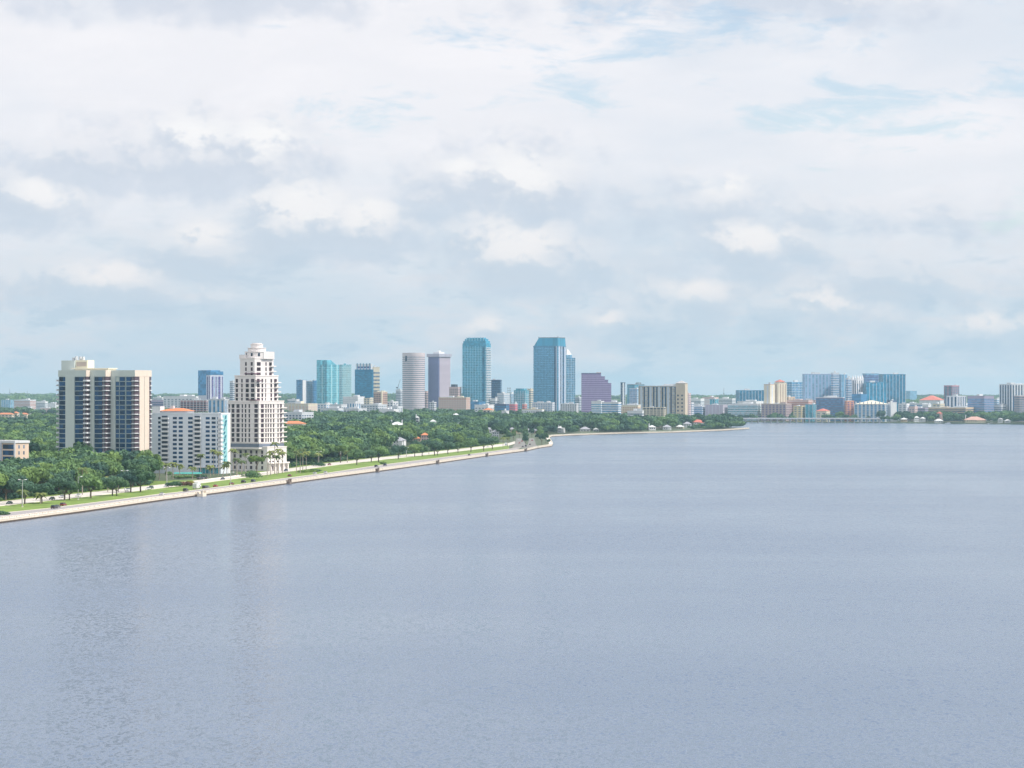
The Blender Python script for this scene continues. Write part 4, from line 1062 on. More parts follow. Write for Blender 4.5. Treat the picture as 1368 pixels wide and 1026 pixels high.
for i,(lb,x0,x1,yt,ye,D,w,r,c) in enumerate(H_): house(lb,x0,x1,yt,ye,D,w,r,c,seed=i)

# ------------------------------------------------------------------ the long low bridge
def bridge():
    D=5170; k=F/D
    t=thing('bridge','long low concrete bridge with many piers across the channel on the right','bridge',((1045-CX)/k,D,0))
    xa,xb=(936-1045)/k,(1175-1045)/k
    m=MB(); m.box(xa,xb,-6,6,7.6,9.0); m.build('deck',paint((.55,.53,.52,1)),t)
    MB().box(xa,xb,-6.3,-6.0,8.8,10.1).build('railing',WHITE,t)
    MB().box(xa,xb,6.0,6.3,8.8,10.1).build('railing',WHITE,t)
    me=MB().box(-1.1,1.1,-5,5,-3,7.6).box(-2.2,2.2,-6,6,6.6,7.6).mesh('pier',paint((.36,.36,.38,1)))
    n=28
    for i in range(n+1): link('pier',me,t,(xa+(xb-xa)*i/n,0,0))
bridge()
# ------------------------------------------------------------------ trees
OAK=foliage('oak_leaves',(.034,.095,.058),(.175,.29,.09),.25,.16)
OAKB=foliage('bright_leaves',(.045,.11,.045),(.19,.29,.075),.25,.2)
OAKD=foliage('dark_leaves',(.024,.072,.056),(.105,.20,.10),.22,.2)
OAKY=foliage('light_leaves',(.08,.15,.025),(.24,.34,.06),.3,.3)
PALMM=foliage('palm_leaves',(.07,.11,.03),(.24,.27,.07),.2,.5)
BARK=paint((.16,.12,.09,1),.9,.3,1.0); PBARK=paint((.34,.29,.24,1),.9,.2,1.0)
def crown_mesh(name, seed, R, Hh, zc, n, leaf, mat, lobes=11):
    r=random.Random(seed); L=[]
    for i in range(lobes):
        a=2*pi*i/lobes*1.618+r.random(); q=sqrt((i+.5)/lobes)*.68
        zz=(1-q*q)*.45+r.uniform(-.25,.2)
        L.append((q*cos(a)*R,q*sin(a)*R,zz*Hh,R*r.uniform(.30,.46)))
    v=[];f=[]
    for i in range(n):
        lx,ly,lz,lr=L[r.randrange(lobes)]
        u=r.uniform(-.75,1); t=r.random()*2*pi; s=sqrt(1-u*u); d=(s*cos(t),s*sin(t),u)
        rr=lr*r.uniform(.72,1.12)
        c=(lx+d[0]*rr,ly+d[1]*rr,zc+lz+d[2]*rr*Hh/R*1.15)
        nn=[d[k]+r.uniform(-.55,.55) for k in range(3)]; l=sqrt(sum(x*x for x in nn)) or 1; nn=[x/l for x in nn]
        a=(0,0,1) if abs(nn[2])<.9 else (1,0,0)
        e=(nn[1]*a[2]-nn[2]*a[1],nn[2]*a[0]-nn[0]*a[2],nn[0]*a[1]-nn[1]*a[0]); l=sqrt(sum(x*x for x in e)); e=[x/l for x in e]
        g=(nn[1]*e[2]-nn[2]*e[1],nn[2]*e[0]-nn[0]*e[2],nn[0]*e[1]-nn[1]*e[0])
        w=leaf*r.uniform(.6,1.25); h=w*r.uniform(.5,1.0); ph=r.random()*pi; ca,sa=cos(ph),sin(ph)
        e2=[ca*e[k]+sa*g[k] for k in range(3)]; g2=[-sa*e[k]+ca*g[k] for k in range(3)]
        b=len(v)
        for (p,q) in ((-1,-.3),(.2,-1),(1,.25),(-.15,1)):
            v.append(tuple(c[k]+e2[k]*w*p+g2[k]*h*q for k in range(3)))
        f.append((b,b+1,b+2,b+3))
    m=bpy.data.meshes.new(name); m.from_pydata(v,[],f); m.materials.append(mat); return m
def trunk_mesh(seed, Ht, R):
    r=random.Random(seed); m=MB()
    m.tube([(0,0,-1),(.1,.05,Ht*.5),(.2,-.1,Ht)],[.45,.34,.30],7)
    for i in range(5):
        a=2*pi*i/5+r.random(); q=R*r.uniform(.4,.65)
        m.tube([(.15,0,Ht*.85),(q*.5*cos(a),q*.5*sin(a),Ht*1.3),(q*cos(a),q*sin(a),Ht*1.75)],[.24,.15,.05],5)
    return m.mesh('trunk',BARK)
OAKS=[(crown_mesh('crown',s,6.6,4.4,6.4,2000,.58,mt_,lb),trunk_mesh(s,3.4,6)) for s,lb,mt_ in ((1,11,OAK),(2,9,OAKD),(3,13,OAK),(4,8,OAKD),(5,12,OAKB))]
YEL=(crown_mesh('crown',9,5,4,9,1300,.5,OAKY,10),trunk_mesh(9,5.5,5))
GRN=(crown_mesh('crown',10,6.6,3,9.5,1600,.5,OAKY,10),trunk_mesh(10,6.5,6))
def put_tree(kit,X,D,h,w,label,group,name='oak_tree'):
    t=thing(name,label,'tree',(X,D,gh(X,D)),random.random()*6.28,group); t.scale=(w,w,h)
    link('crown',kit[0],t); link('trunk',kit[1],t); return t
# hand-placed rows in the lawn between the two carriageways: (x, base y, scale)
ROW=[(8,668,1.15,'dark rounded oak at the left frame edge behind the lawn'),(33,673.5,1.15,'oak beside the tall double lamp on the left lawn'),(56,672.2,1.0,'short pale leafed oak second from the lamp on the left lawn'),(86,668.5,1.25,'large oak on the lawn below the gap between pink block and dark condominium'),
 (93,668,1.0,'narrow oak close right of the large lawn oak'),(121.5,665.3,1.25,'broad oak at lawn edge below the first condominium wing'),(150,662.2,1.05,'forked oak below the second condominium wing'),(156,662.4,.95,'thin trunked oak close right of the forked oak'),
 (174.5,657.8,1.15,'dark oak at the foot of the condominium right wing'),(188,657.6,1.25,'last big oak before the open lawn'),
 (476.5,621,1.2,'dark oak standing lowest on the far lawn left end'),(496,617.6,1.05,'first of two arching oaks over the far road'),(506,617.4,1.25,'second of two arching oaks over the far road'),(532,613.6,1.2,'solitary round dark oak below the grey roofed house'),
 (554,610.2,1.1,'oak with high crown below the low terracotta house'),(564,609.6,1.0,'slim oak right of the high crowned oak'),(580.5,608.6,1.25,'full dark oak on the far lawn, left of a pair'),(584.5,608.4,1.0,'small oak pressed against the full dark oak'),
 (598.4,606.5,1.1,'oak at lawn edge below the pink brick block'),(612,605,1.0,'oak at lawn edge below the pink brick block right corner'),(629,603.6,1.3,'largest oak on the far lawn below the tall teal tower'),(646,602.2,1.3,'bushy oak below the navy tower on the far lawn'),(657.6,600.3,1.15,'last oak on the far lawn before the bend')]
placed=[]
for i,(x,y,s,lb) in enumerate(ROW):
    X,D=unproj(x,y,1.5); put_tree(OAKS[i%5],X,D,s*.92,s*.95,lb,'oaks along the boulevard lawn'); placed.append((X,D,5))
X,D=unproj(455,618,1.5); put_tree(YEL,X,D,1.1,.95,'yellow green tree with airy crown beside the far road','','yellow_tree')
X,D=unproj(343,634,1.5); put_tree(GRN,X,D,1.0,.95,'bright green flat topped tree in front of the wedding cake tower','','green_tree'); placed.append((X,D,8))
X,D=unproj(337,638,1.5)
def bush(x,y,w,h,mat,label,name='shrub',n=900,leaf=.35):
    X,D=unproj(x,y,1.5); t=tag(link(name,crown_mesh('shrub',int(x*3+y),w,h,h*.35,n,leaf,mat,9),None,(X,D,1.5),0),label,'shrub'); return t
bush(336.5,640.5,7.5,4.2,OAK,'large dark clipped shrub by the road before the wedding cake tower',n=1600)
bush(232,651,5,2.6,OAK,'dark round shrub on the open lawn',n=1200)
bush(254,646.5,2.6,1.4,foliage('yellow_leaves',(.25,.25,.03),(.5,.42,.06)),'yellow flowering shrub on the open lawn')
RED=foliage('red_leaves',(.12,.06,.03),(.32,.16,.09))
bush(244.5,650,3.4,2.2,RED,'reddish shrub left of two on the open lawn'); bush(252,650,3.0,2.2,RED,'reddish shrub right of two on the open lawn')
bush(3,688,4,1.4,OAK,'low dark shrub at the left frame edge on the lawn')
bush(410,631.5,8,1.5,OAKY,'long low green hedge left half by the road crossing','hedge'); bush(418,630.5,7,1.4,OAK,'long low hedge right half by the road crossing','hedge')
bush(427,623,6,2.2,OAK,'dark shrub mass between the carriageways after the crossing')
bush(512,620.5,3.0,1.6,OAKY,'pale round shrub under the arching oaks')
for i,x in enumerate((238,246,254,262,268)):
    bush(x,639.5-(x-238)*.06,4.5,1.6,OAK,'clipped hedge before the white slab block, number %d from the left'%(i+1) if 0 else ['clipped hedge before the white slab block beside the tall lamp','clipped hedge under the turquoise awning left end','clipped hedge under the turquoise awning middle','clipped hedge under the turquoise awning right end','clipped hedge left of the lobby windows'][i],'hedge')
# turquoise pool awning
X,D=unproj(252,638,1.5); t=thing('pool_awning','long turquoise awning over the pool before the white slab block','awning',(X,D-4,1.5))
MB().prism([(-9,-1.5),(9,-1.5),(9,1.5),(-9,1.5)],2.6,3.5,[(-8.5,-.3),(8.5,-.3),(8.5,.3),(-8.5,.3)]).build('canopy',paint((.06,.34,.31,1)),t)
pm=MB().tube([(0,0,0),(0,0,2.6)],[.08,.08],5).mesh('post',WHITE)
for i in range(5): link('post',pm,t,(-8+4*i,-1.3,0))

# tree line and random wood
TL=[unproj(x,y,1.5) for x,y in E_PX]; TL=[(d,x-4) for x,d in TL]+[(3634,2)]
def tree_limit(D):
    if D<3640: return interp(TL,D)
    return x_shore(D)-(22 if D<4250 else 12)
def clear(X,D,r=0):
    for (a,b,q) in FOOT:
        if abs(X-a)<q+r and abs(D-b)<q+r and (X-a)**2+(D-b)**2<(q+r)**2: return False
    return True
def blocked(X,D):
    px=CX+X*F/D
    if 203<px<322 and D<1775: return True
    if 228<px<322 and D<1920: return True
    if 200<px<236 and D<1790: return True
    if 322<=px<412 and D<1880+ (px-322)*.8: return True
    return False
VIEW=[(p[0],p[1],p[2],p[3]) for p in HOUSES]+[(18,24,559,5200),(60,20,553.5,5400),(28,10,557,5300),(393,17,569.5,3200),(398,22,562,3700),(440,20,549.5,4300),(475,20,549.5,4300),(522,14,551,4200),(606,22,547,4800),(650,12,552.5,4250),(675,6,553,4200),(712,16,551,4300),(762,11,545,4600),(873,17,553.5,4150),(845,14,552.5,4100),(817,14,550,4300),(930,14,552,5400),(578,5,547,4600),(552,14,547,5500)]
def in_view(x,d,h):
    px=CX+x*F/d; yt=HY+(CH-gh(x,d)-h)*F/d; hw=5.5*F/d
    for (hx,w_,yb,Dh) in VIEW:
        if d<Dh and abs(px-hx)<w_+hw*.75 and yt<yb+.8 and d>Dh*.55: return True
    return False
cand=[]
r=random.Random(21)
for (D0,D1,st) in ((1290,2300,9.0),):
    D=D0
    while D<D1:
        X=-.205*D-25
        lim=tree_limit(D)
        while X<lim:
            x=X+r.uniform(-4,4); d=D+r.uniform(-4.5,4.5)
            if x<tree_limit(d) and clear(x,d,2) and not blocked(x,d) and not in_view(x,d,13): cand.append((d,x))
            X+=st*1.05
        D+=st*1.15
cand.sort()
# the nearest ones, which show largest, stand as trees of their own
NI=300-len(ROW)-8
def wood_label(px,d):
    if px<40: return ('oak in the wood in front of or beside the low pink block','oaks round the low pink block')
    if px<80: return ('oak in the wood between low pink block and dark condominium tower','oaks between the pink block and the condominium')
    if px<205: return ('oak in the dense wood at the foot of the dark condominium tower','oaks at the foot of the condominium tower')
    if px<330: return ('oak behind the open lawn near the white slab block','oaks near the white slab block')
    return ('oak in the wood just right of the wedding cake tower','oaks right of the wedding cake tower')
near=[c for c in cand[:NI]]
for i,(d,x) in enumerate(near):
    px=CX+x*F/d; lb,g=wood_label(px,d); s=r.uniform(.85,1.5)
    put_tree(OAKS[r.randrange(5)],x,d,s*r.uniform(.95,1.1),s,lb,g)
D_near=near[-1][0]
# undergrowth filling the front edge of the wood
und=[]
for q in range(1500):
    d=r.uniform(1250,2900); x=tree_limit(d)-r.random()**1.5*45-1.5
    if not blocked(x,d) and clear(x,d,-1): s=r.uniform(.25,.5); und.append((x,d,1.2-s*1.5,s*1.2,s*.9,r.random()*6.28,r.randrange(2)))
# trees round the bend
for i,(x,y,s,lb) in enumerate([(702,595.5,.75,'slim tree at the near tip of the bend island'),(702.5,590,.8,'tree in the middle of the bend island'),(702,585,.8,'tree at the far end of the bend island'),(724,594,.85,'leafy tree by the seawall corner nearest the water'),(729,592,.8,'small tree at the seawall corner right side'),(722,588,.9,'tree behind the leafy tree by the seawall corner'),(728,585,.9,'rear tree by the seawall corner'),(721,582,.9,'tree at the head of the right carriageway on the bend'),(717.5,589,.6,'small tree hugging the right carriageway of the bend'),(686,588,.7,'tree left of the left carriageway, lower one'),(686.5,583,.7,'tree left of the left carriageway, upper one'),(694,584.3,.8,'tree closing the view up the left carriageway of the bend'),(710.5,584.3,.8,'tree closing the view up the right carriageway of the bend'),(702,580.5,.8,'tree between the two carriageways where they vanish'),(719,585.5,.7,'tree midway up the right carriageway outer side'),(680,590,.8,'tree at the last corner of the boulevard lawn'),(733,598.5-4,.45,'low bushy tree on the outer seawall corner')]):
    X,D=unproj(x,y,1.5); put_tree(OAKS[i%5],X,D,s*1.3,s*.75,lb,'trees at the bend')

def scatter(name, pts, protos, label, cat='trees'):
    """one object: tree crowns instanced on its points; pts=(x,y,z,sx,sz,rot,idx)"""
    m=bpy.data.meshes.new(name); m.from_pydata([p[:3] for p in pts],[],[])
    a=m.attributes.new('sc','FLOAT_VECTOR','POINT'); a.data.foreach_set('vector',[q for p in pts for q in (p[3],p[3],p[4])])
    a=m.attributes.new('rt','FLOAT_VECTOR','POINT'); a.data.foreach_set('vector',[q for p in pts for q in (0,0,p[5])])
    a=m.attributes.new('ix','INT','POINT'); a.data.foreach_set('value',[p[6] for p in pts])
    o=bpy.data.objects.new(name,m); col.objects.link(o); tag(o,label,cat,None,'stuff')
    ng=bpy.data.node_groups.new(name+'_planting','GeometryNodeTree')
    ng.interface.new_socket('Geometry',in_out='INPUT',socket_type='NodeSocketGeometry'); ng.interface.new_socket('Geometry',in_out='OUTPUT',socket_type='NodeSocketGeometry')
    gi=ng.nodes.new('NodeGroupInput'); go=ng.nodes.new('NodeGroupOutput')
    ip=ng.nodes.new('GeometryNodeInstanceOnPoints'); jn=ng.nodes.new('GeometryNodeJoinGeometry')
    for i,pm in reversed(list(enumerate(protos))):
        oi=ng.nodes.new('GeometryNodeObjectInfo'); oi.inputs['Object'].default_value=pm; oi.inputs['As Instance'].default_value=True
        ng.links.new(oi.outputs['Geometry'],jn.inputs[0])
    def at(n,t):
        x=ng.nodes.new('GeometryNodeInputNamedAttribute'); x.data_type=t; x.inputs[0].default_value=n; return x.outputs[0]
    ng.links.new(gi.outputs[0],ip.inputs['Points']); ng.links.new(jn.outputs[0],ip.inputs['Instance'])
    ip.inputs['Pick Instance'].default_value=True
    ng.links.new(at('ix','INT'),ip.inputs['Instance Index']); ng.links.new(at('sc','FLOAT_VECTOR'),ip.inputs['Scale']); ng.links.new(at('rt','FLOAT_VECTOR'),ip.inputs['Rotation'])
    ng.links.new(ip.outputs[0],go.inputs[0])
    md=o.modifiers.new('planting','NODES'); md.node_group=ng
    return o
def proto(mesh): return bpy.data.objects.new('tree_crown',mesh)
P_MID=[proto(crown_mesh('crown',20+i,6.8,5.0,6.6,850,.85,(OAK,OAKD,OAK,OAKB)[i],9+i)) for i in range(4)]
P_FAR=[proto(crown_mesh('crown',40+i,7,4.2,7.0,280,1.5,(OAK,OAKD,OAK,OAKD)[i],8+i)) for i in range(4)]
scatter('undergrowth',und,[proto(crown_mesh('crown',80+i,6,5.5,4.5,700,1.0,(OAK,OAKD)[i],9)) for i in range(2)],'shrubby undergrowth along the front edge of the wood','undergrowth')
pts=[]
D=D_near-10
nearset=set((round(a,1),round(b,1)) for a,b in near)
while D<3300:
    X=-.205*D-30; lim=tree_limit(D)
    while X<lim:
        x=X+r.uniform(-4.5,4.5); d=D+r.uniform(-5,5)
        if d>D_near+3 and x<tree_limit(d) and clear(x,d,1) and not blocked(x,d):
            s=r.choice((r.uniform(.7,1.1),r.uniform(1.0,1.35),r.uniform(1.2,1.75)))*(1+.15*sin(x*.013+d*.004))
            if not in_view(x,d,11*s): pts.append((x,d,gh(x,d),s,s*r.uniform(.85,1.15),r.random()*6.28,r.randrange(4)))
        X+=10.2
    D+=10.8
scatter('woodland',pts,P_MID,'dense green oak wood spreading behind the boulevard')
n_mid=len(pts)
pts=[]
while D<5450:
    X=-.205*D-30; lim=tree_limit(D)
    while X<lim:
        x=X+r.uniform(-5,5); d=D+r.uniform(-6,6)
        dens=1.0 if d<4300 else .62
        if r.random()<dens and x<tree_limit(d) and clear(x,d,0):
            s=r.choice((r.uniform(.7,1.1),r.uniform(1.2,1.7)))
            if not in_view(x,d,11*s): pts.append((x,d,gh(x,d),s,s*r.uniform(.9,1.2),r.random()*6.28,r.randrange(4)))
        X+=12.0
    D+=13
# front of the point and of the right shore
for q in range(900):
    d=r.uniform(3640,4420); x=x_shore(d)-r.uniform(8,60)
    s=r.uniform(.4,.95)
    if clear(x,d,-2) and not in_view(x,d,11*s): pts.append((x,d,1.5,s,s*1.1,r.random()*6.28,r.randrange(4)))
scatter('woodland',pts,P_FAR,'distant blue green wood below the downtown towers')
pts=[]
for q in range(3800):
    s_=r.uniform(.046,.24); d=d_start(s_)+10+r.random()**1.6*900; x=s_*d; px=CX+x*F/d
    front=d<d_start(s_)+60
    keep=1.0
    if px<1200: keep=.18 if not front else .30
    if 1140<px<1190 and front: keep=.25
    s=r.uniform(.6,1.2)*(1.0 if front else 1.25)
    if r.random()<keep and clear(x,d,-3) and not in_view(x,d,11*s): pts.append((x,d,gh(x,d),s,s*r.uniform(1,1.35),r.random()*6.28,r.randrange(4)))
scatter('shore_trees',pts,P_FAR,'blue green trees lining the right shore and its low houses')
# far belts to the skyline
P_BELT=[proto(crown_mesh('crown',60+i,24,5.5,7,300,4.5,OAK,16)) for i in range(3)]
pts=[]
D=5600
while D<16000:
    X=-.215*D
    while X<.215*D:
        x=X+r.uniform(-20,20); d=D+r.uniform(-60,60)
        px=CX+x*F/d
        if clear(x,d,12) and not in_view(x,d,12) and not (d<8300 and px<82) and r.random()<(.9 if d>8500 else .45 if px<915 else .5):
            s=r.uniform(.8,1.4)*(1 if d<9000 else 1.25); pts.append((x,d,gh(x,d),s,s*r.uniform(.9,1.3),r.random()*6.28,r.randrange(3)))
        X+=44
    D+=150 if D<9000 else 260
scatter('far_woods',pts,P_BELT,'hazy blue green belt of trees along the horizon')

# ---- palms
def palm_mesh(seed,n=15,L=2.9):
    r=random.Random(seed); v=[];f=[]
    for i in range(n):
        a=2*pi*i/n+r.uniform(-.2,.2); up=r.uniform(-.35,1.0); l=L*r.uniform(.8,1.15)
        for side in (-1,1):
            base=len(v); K=6
            for k in range(K+1):
                t=k/K; rr=l*t*(cos(up*.7)+.1); z=l*(sin(up)*t-.75*t*t*(1+.3*up))
                w=.62*sin(pi*min(1,t*.9+.08))*side
                c=(rr*cos(a),rr*sin(a),z)
                v.append(c); v.append((c[0]-sin(a)*w,c[1]+cos(a)*w,z-abs(w)*.75))
            for k in range(K): f.append((base+2*k,base+2*k+1,base+2*k+3,base+2*k+2))
    m=bpy.data.meshes.new('frond_crown'); m.from_pydata(v,[],f); m.materials.append(PALMM); return m
PC=[palm_mesh(i,17,3.1) for i in range(4)]
PT=MB().tube([(0,0,-.1),(.01,0,.3),(.02,.01,.7),(.0,.0,1.0)],[.28,.2,.17,.2],7)
PT=PT.mesh('trunk',PBARK); 
PALMS=[(245,631,588.5,'tallest slender palm before the white slab block'),(233,631,591,'tall palm left of the tallest palm before the slab block'),(216,630,598,'palm against the leftmost balconies of the slab block'),(252,632,604.5,'palm with yellowish crown between the balcony stacks'),
 (268,634,607.5,'dark crowned palm at the second balcony stack'),(285.5,635,601.5,'palm over the right windows of the slab block'),(292,635,604,'palm close right at the slab block corner'),(281,637,622.5,'low brownish palm before the lobby'),(303,637,617.5,'palm at the turquoise end wall'),
 (297,637,621,'leaning palm by the white corner balconies'),(213,641,618,'orange tinted palm at the condominium right foot'),(222,641,620,'palm second from the condominium right foot'),(231,640,618.5,'bushy palm third from the condominium right foot'),(240,639,621,'palm left of the turquoise awning'),
 (257,640,624.5,'short palm over the turquoise awning'),(367,633,591.5,'tallest palm before the lit side of the wedding cake tower'),(372,633,600.5,'palm right of the tallest at the wedding cake tower'),(361.5,635,603,'palm left of the tallest at the wedding cake tower'),(377,632,604.5,'rightmost palm at the wedding cake tower'),
 (357,636,609,'short palm at the wedding cake tower corner'),(370,635,609,'short palm at the arcade of the wedding cake tower'),(396,632.5,603,'palm left of the group at the road crossing'),(404.5,631,600,'tallest palm of the group at the road crossing'),(401,632,606,'short palm in the group at the road crossing'),
 (409,630,604,'rightmost palm of the group at the road crossing'),(316.5,636,613,'palm between slab block and wedding cake tower'),(323,637,616,'shorter palm between slab block and wedding cake tower'),(328,635,606,'palm before the podium left of the bright green tree'),(110,661,626,'lone tall pale palm before the condominium tower'),
 (144,657,637.5,'yellow green palm left of two on the lawn edge'),(158,658,638.5,'yellow green palm right of two on the lawn edge'),(29.5,675.5,655.5,'short rusty palm beside the double lamp'),(54,673,659.5,'small yellow palm on the left lawn'),(312,634,600.5,'palm between mural wall and dark terrace'),
 (425,621,606,'small palm by the far road'),(464,618,603,'palm right of the airy yellow tree'),(543,610,597,'palm in the wood edge on the far lawn'),(573,607,594,'palm in the wood edge below the salmon house'),(672,599,585,'palm left of the bend'),(678,598,584.5,'palm right beside the bend road')]
for i,(x,yb,yc,lb) in enumerate(PALMS):
    X,D=unproj(x,yb,1.5); h=(yb-yc)*D/F
    t=thing('palm_tree',lb,'palm tree',(X,D,1.5),random.random()*6,'palms before the blocks'); lean=.0 if 'leaning' not in lb else .25
    t.rotation_euler=(0,lean,0.3)
    link('trunk',PT,t,(0,0,0),0,(1.2,1.2,h)); link('frond_crown',PC[i%4],t,(0,0,h),i*.7,(1.15,1.15,1.1))

# ------------------------------------------------------------------ street lamps
def lamp(x,yb,yt,lb,double=True):
    X,D=unproj(x,yb,1.5); h=(yb-yt)*D/F
    t=thing('street_lamp',lb,'street lamp',(X,D,1.5)); mt=plain((.5,.5,.5,1),.5,.3)
    MB().tube([(0,0,0),(0,0,h*.5),(0,0,h)],[.22,.17,.12],7).build('pole',mt,t)
    MB().box(-.35,.35,-.35,.35,0,.5).build('base',pale_concrete,t)
    for s in ((-1,1) if double else (1,)):
        MB().tube([(0,0,h-.15),(s*1.0,0,h+.12),(s*1.6,0,h+.12)],[.08,.07,.06],5).build('arm',mt,t)
        MB().prism([(s*1.6-.55,-.28),(s*1.6+.55,-.28),(s*1.6+.55,.28),(s*1.6-.55,.28)],h,h+.28,[(s*1.6-.4,-.15),(s*1.6+.4,-.15),(s*1.6+.4,.15),(s*1.6-.4,.15)]).build('lamp_head',WHITE,t)
for a in ((30,677.5,641,'tall double headed lamp on the left lawn'),(104.5,668,637,'thin pole lamp on the lawn before the condominium tower',False),(166.5,656,629,'double lamp before the condominium right wing'),(223,646,625,'double lamp behind the open lawn'),(308.2,648,631,'dark single lamp by the road at the slab block corner',False),
   (328.5,637,609,'lamp before the wedding cake tower podium',False),(426,620,603.3,'double lamp by the far road after the crossing'),(322.5,636,616,'thin lamp near the palms beside the mural wall',False),(455,617,600,'lamp under the airy yellow tree',False),(543,610.5,598,'lamp on the far lawn',False),(612,604,592,'lamp near the end of the far lawn',False)):
    lamp(*a)

# ------------------------------------------------------------------ vehicles
def paintc(c): return plain(c,.3,.1)
RUB=plain((.02,.02,.02,1),.8); RIM=plain((.5,.5,.52,1),.4,.6); CARG=glass((.02,.03,.04,1),.08,0,.2); TAIL=plain((.45,.02,.02,1),.3); HEADL=plain((.8,.8,.75,1),.2)
def vehicle(x,y,kind,colr,lb,fn=None,rev=False,D=None):
    X,Dd=unproj(x,y,1.56) 
    e=unproj(x+3,y-.45*1,1.56)
    th=-radians(9.5) if x<330 else -radians(8.5)
    if x>600: th=-radians(4)
    t=thing({'car':'parked_car','suv':'suv','van':'delivery_van','pickup':'pickup_truck'}[kind] if kind!='car' else 'car',lb,{'car':'car','suv':'car','van':'van','pickup':'pickup truck'}[kind],(X,Dd,1.58),th+(pi if rev else 0))
    L,Wd={'car':(4.6,.92),'suv':(4.8,.98),'van':(7.0,1.15),'pickup':(5.4,.98)}[kind]; h=L/2
    side={'car':[(-h,.35),(h,.35),(h,.75),(h*.92,.88),(h*.4,.98),(-h*.75,1.0),(-h,.9)],
          'suv':[(-h,.4),(h,.4),(h,.9),(h*.9,1.05),(h*.45,1.15),(-h,1.15)],
          'van':[(-h,.45),(h,.45),(h,1.1),(h*.86,1.35),(h*.72,2.2),(h*.62,3.0),(-h,3.0)],
          'pickup':[(-h,.5),(h,.5),(h,1.0),(h*.9,1.1),(h*.4,1.2),(-h,1.2)]}[kind]
    cab={'car':[(-h*.7,.99),(h*.38,.97),(h*.1,1.42),(-h*.45,1.44)],'suv':[(-h*.97,1.14),(h*.42,1.14),(h*.18,1.68),(-h*.88,1.72)],
         'van':[(h*.70,2.0),(h*.87,1.4),(h*.87,1.42),(h*.72,2.2)],'pickup':[(-h*.15,1.19),(h*.38,1.19),(h*.18,1.75),(-h*.1,1.77)]}[kind]
    def ext(poly,w,wt=None):
        m=MB(); n=len(poly); zs=[p[1] for p in poly]; z0,z1=min(zs),max(zs)
        for s in (-1,1):
            for (a,b) in poly:
                ww=w if wt is None else w+(wt-w)*(b-z0)/max(.01,z1-z0)
                m.v.append((s*ww,a,b))
        m.f+=[tuple(n-1-i for i in range(n)),tuple(n+i for i in range(n))]+[(i,(i+1)%n,n+(i+1)%n,n+i) for i in range(n)]
        return m
    c=paintc(colr)
    ext(side,Wd).build('body',c,t)
    if kind=='van':
        ext([(h*.715,2.25),(h*.875,1.42),(h*.885,1.42),(h*.725,2.25)],Wd*.9).build('windscreen',CARG,t)
        MB().box(-Wd-.02,Wd+.02,h*.5,h*.7,1.4,2.1).build('side_window',CARG,t)
        MB().box(-Wd*.8,Wd*.8,-h-.03,-h+.02,.9,2.7).build('rear_door',paintc((.6,.6,.6,1)),t)
    else:
        ext(cab,Wd*.93,Wd*.72).build('window',CARG,t)
        zt=max(p[1] for p in cab); ys=[p[0] for p in cab if p[1]>zt-.08]
        MB().box(-Wd*.72,Wd*.72,min(ys),max(ys),zt-.02,zt+.05).build('roof_panel',c,t)
    for s in (-1,1):
        for yy in (-h*.62,h*.62):
            w=MB().tube([(s*(Wd-.2),yy,.34),(s*(Wd+.03),yy,.34)],[.34,.34],12).build('wheel',RUB,t)
            MB().tube([(s*(Wd+.0),yy,.34),(s*(Wd+.045),yy,.34)],[.2,.2],8).build('rim',RIM,w)
        MB().box(s*Wd*.72-.16,s*Wd*.72+.16,-h-.03,-h+.03,.7,.9).build('tail_light',TAIL,t)
        MB().box(s*Wd*.7-.17,s*Wd*.7+.17,h-.04,h+.03,.6,.78).build('headlight',HEADL,t)
BLK=(.02,.02,.025,1); WH=(.75,.75,.76,1); SIL=(.45,.46,.48,1); DRD=(.22,.02,.02,1); RDC=(.45,.04,.04,1); DGR=(.03,.07,.05,1); DBL=(.03,.04,.09,1); GRY=(.15,.15,.17,1)
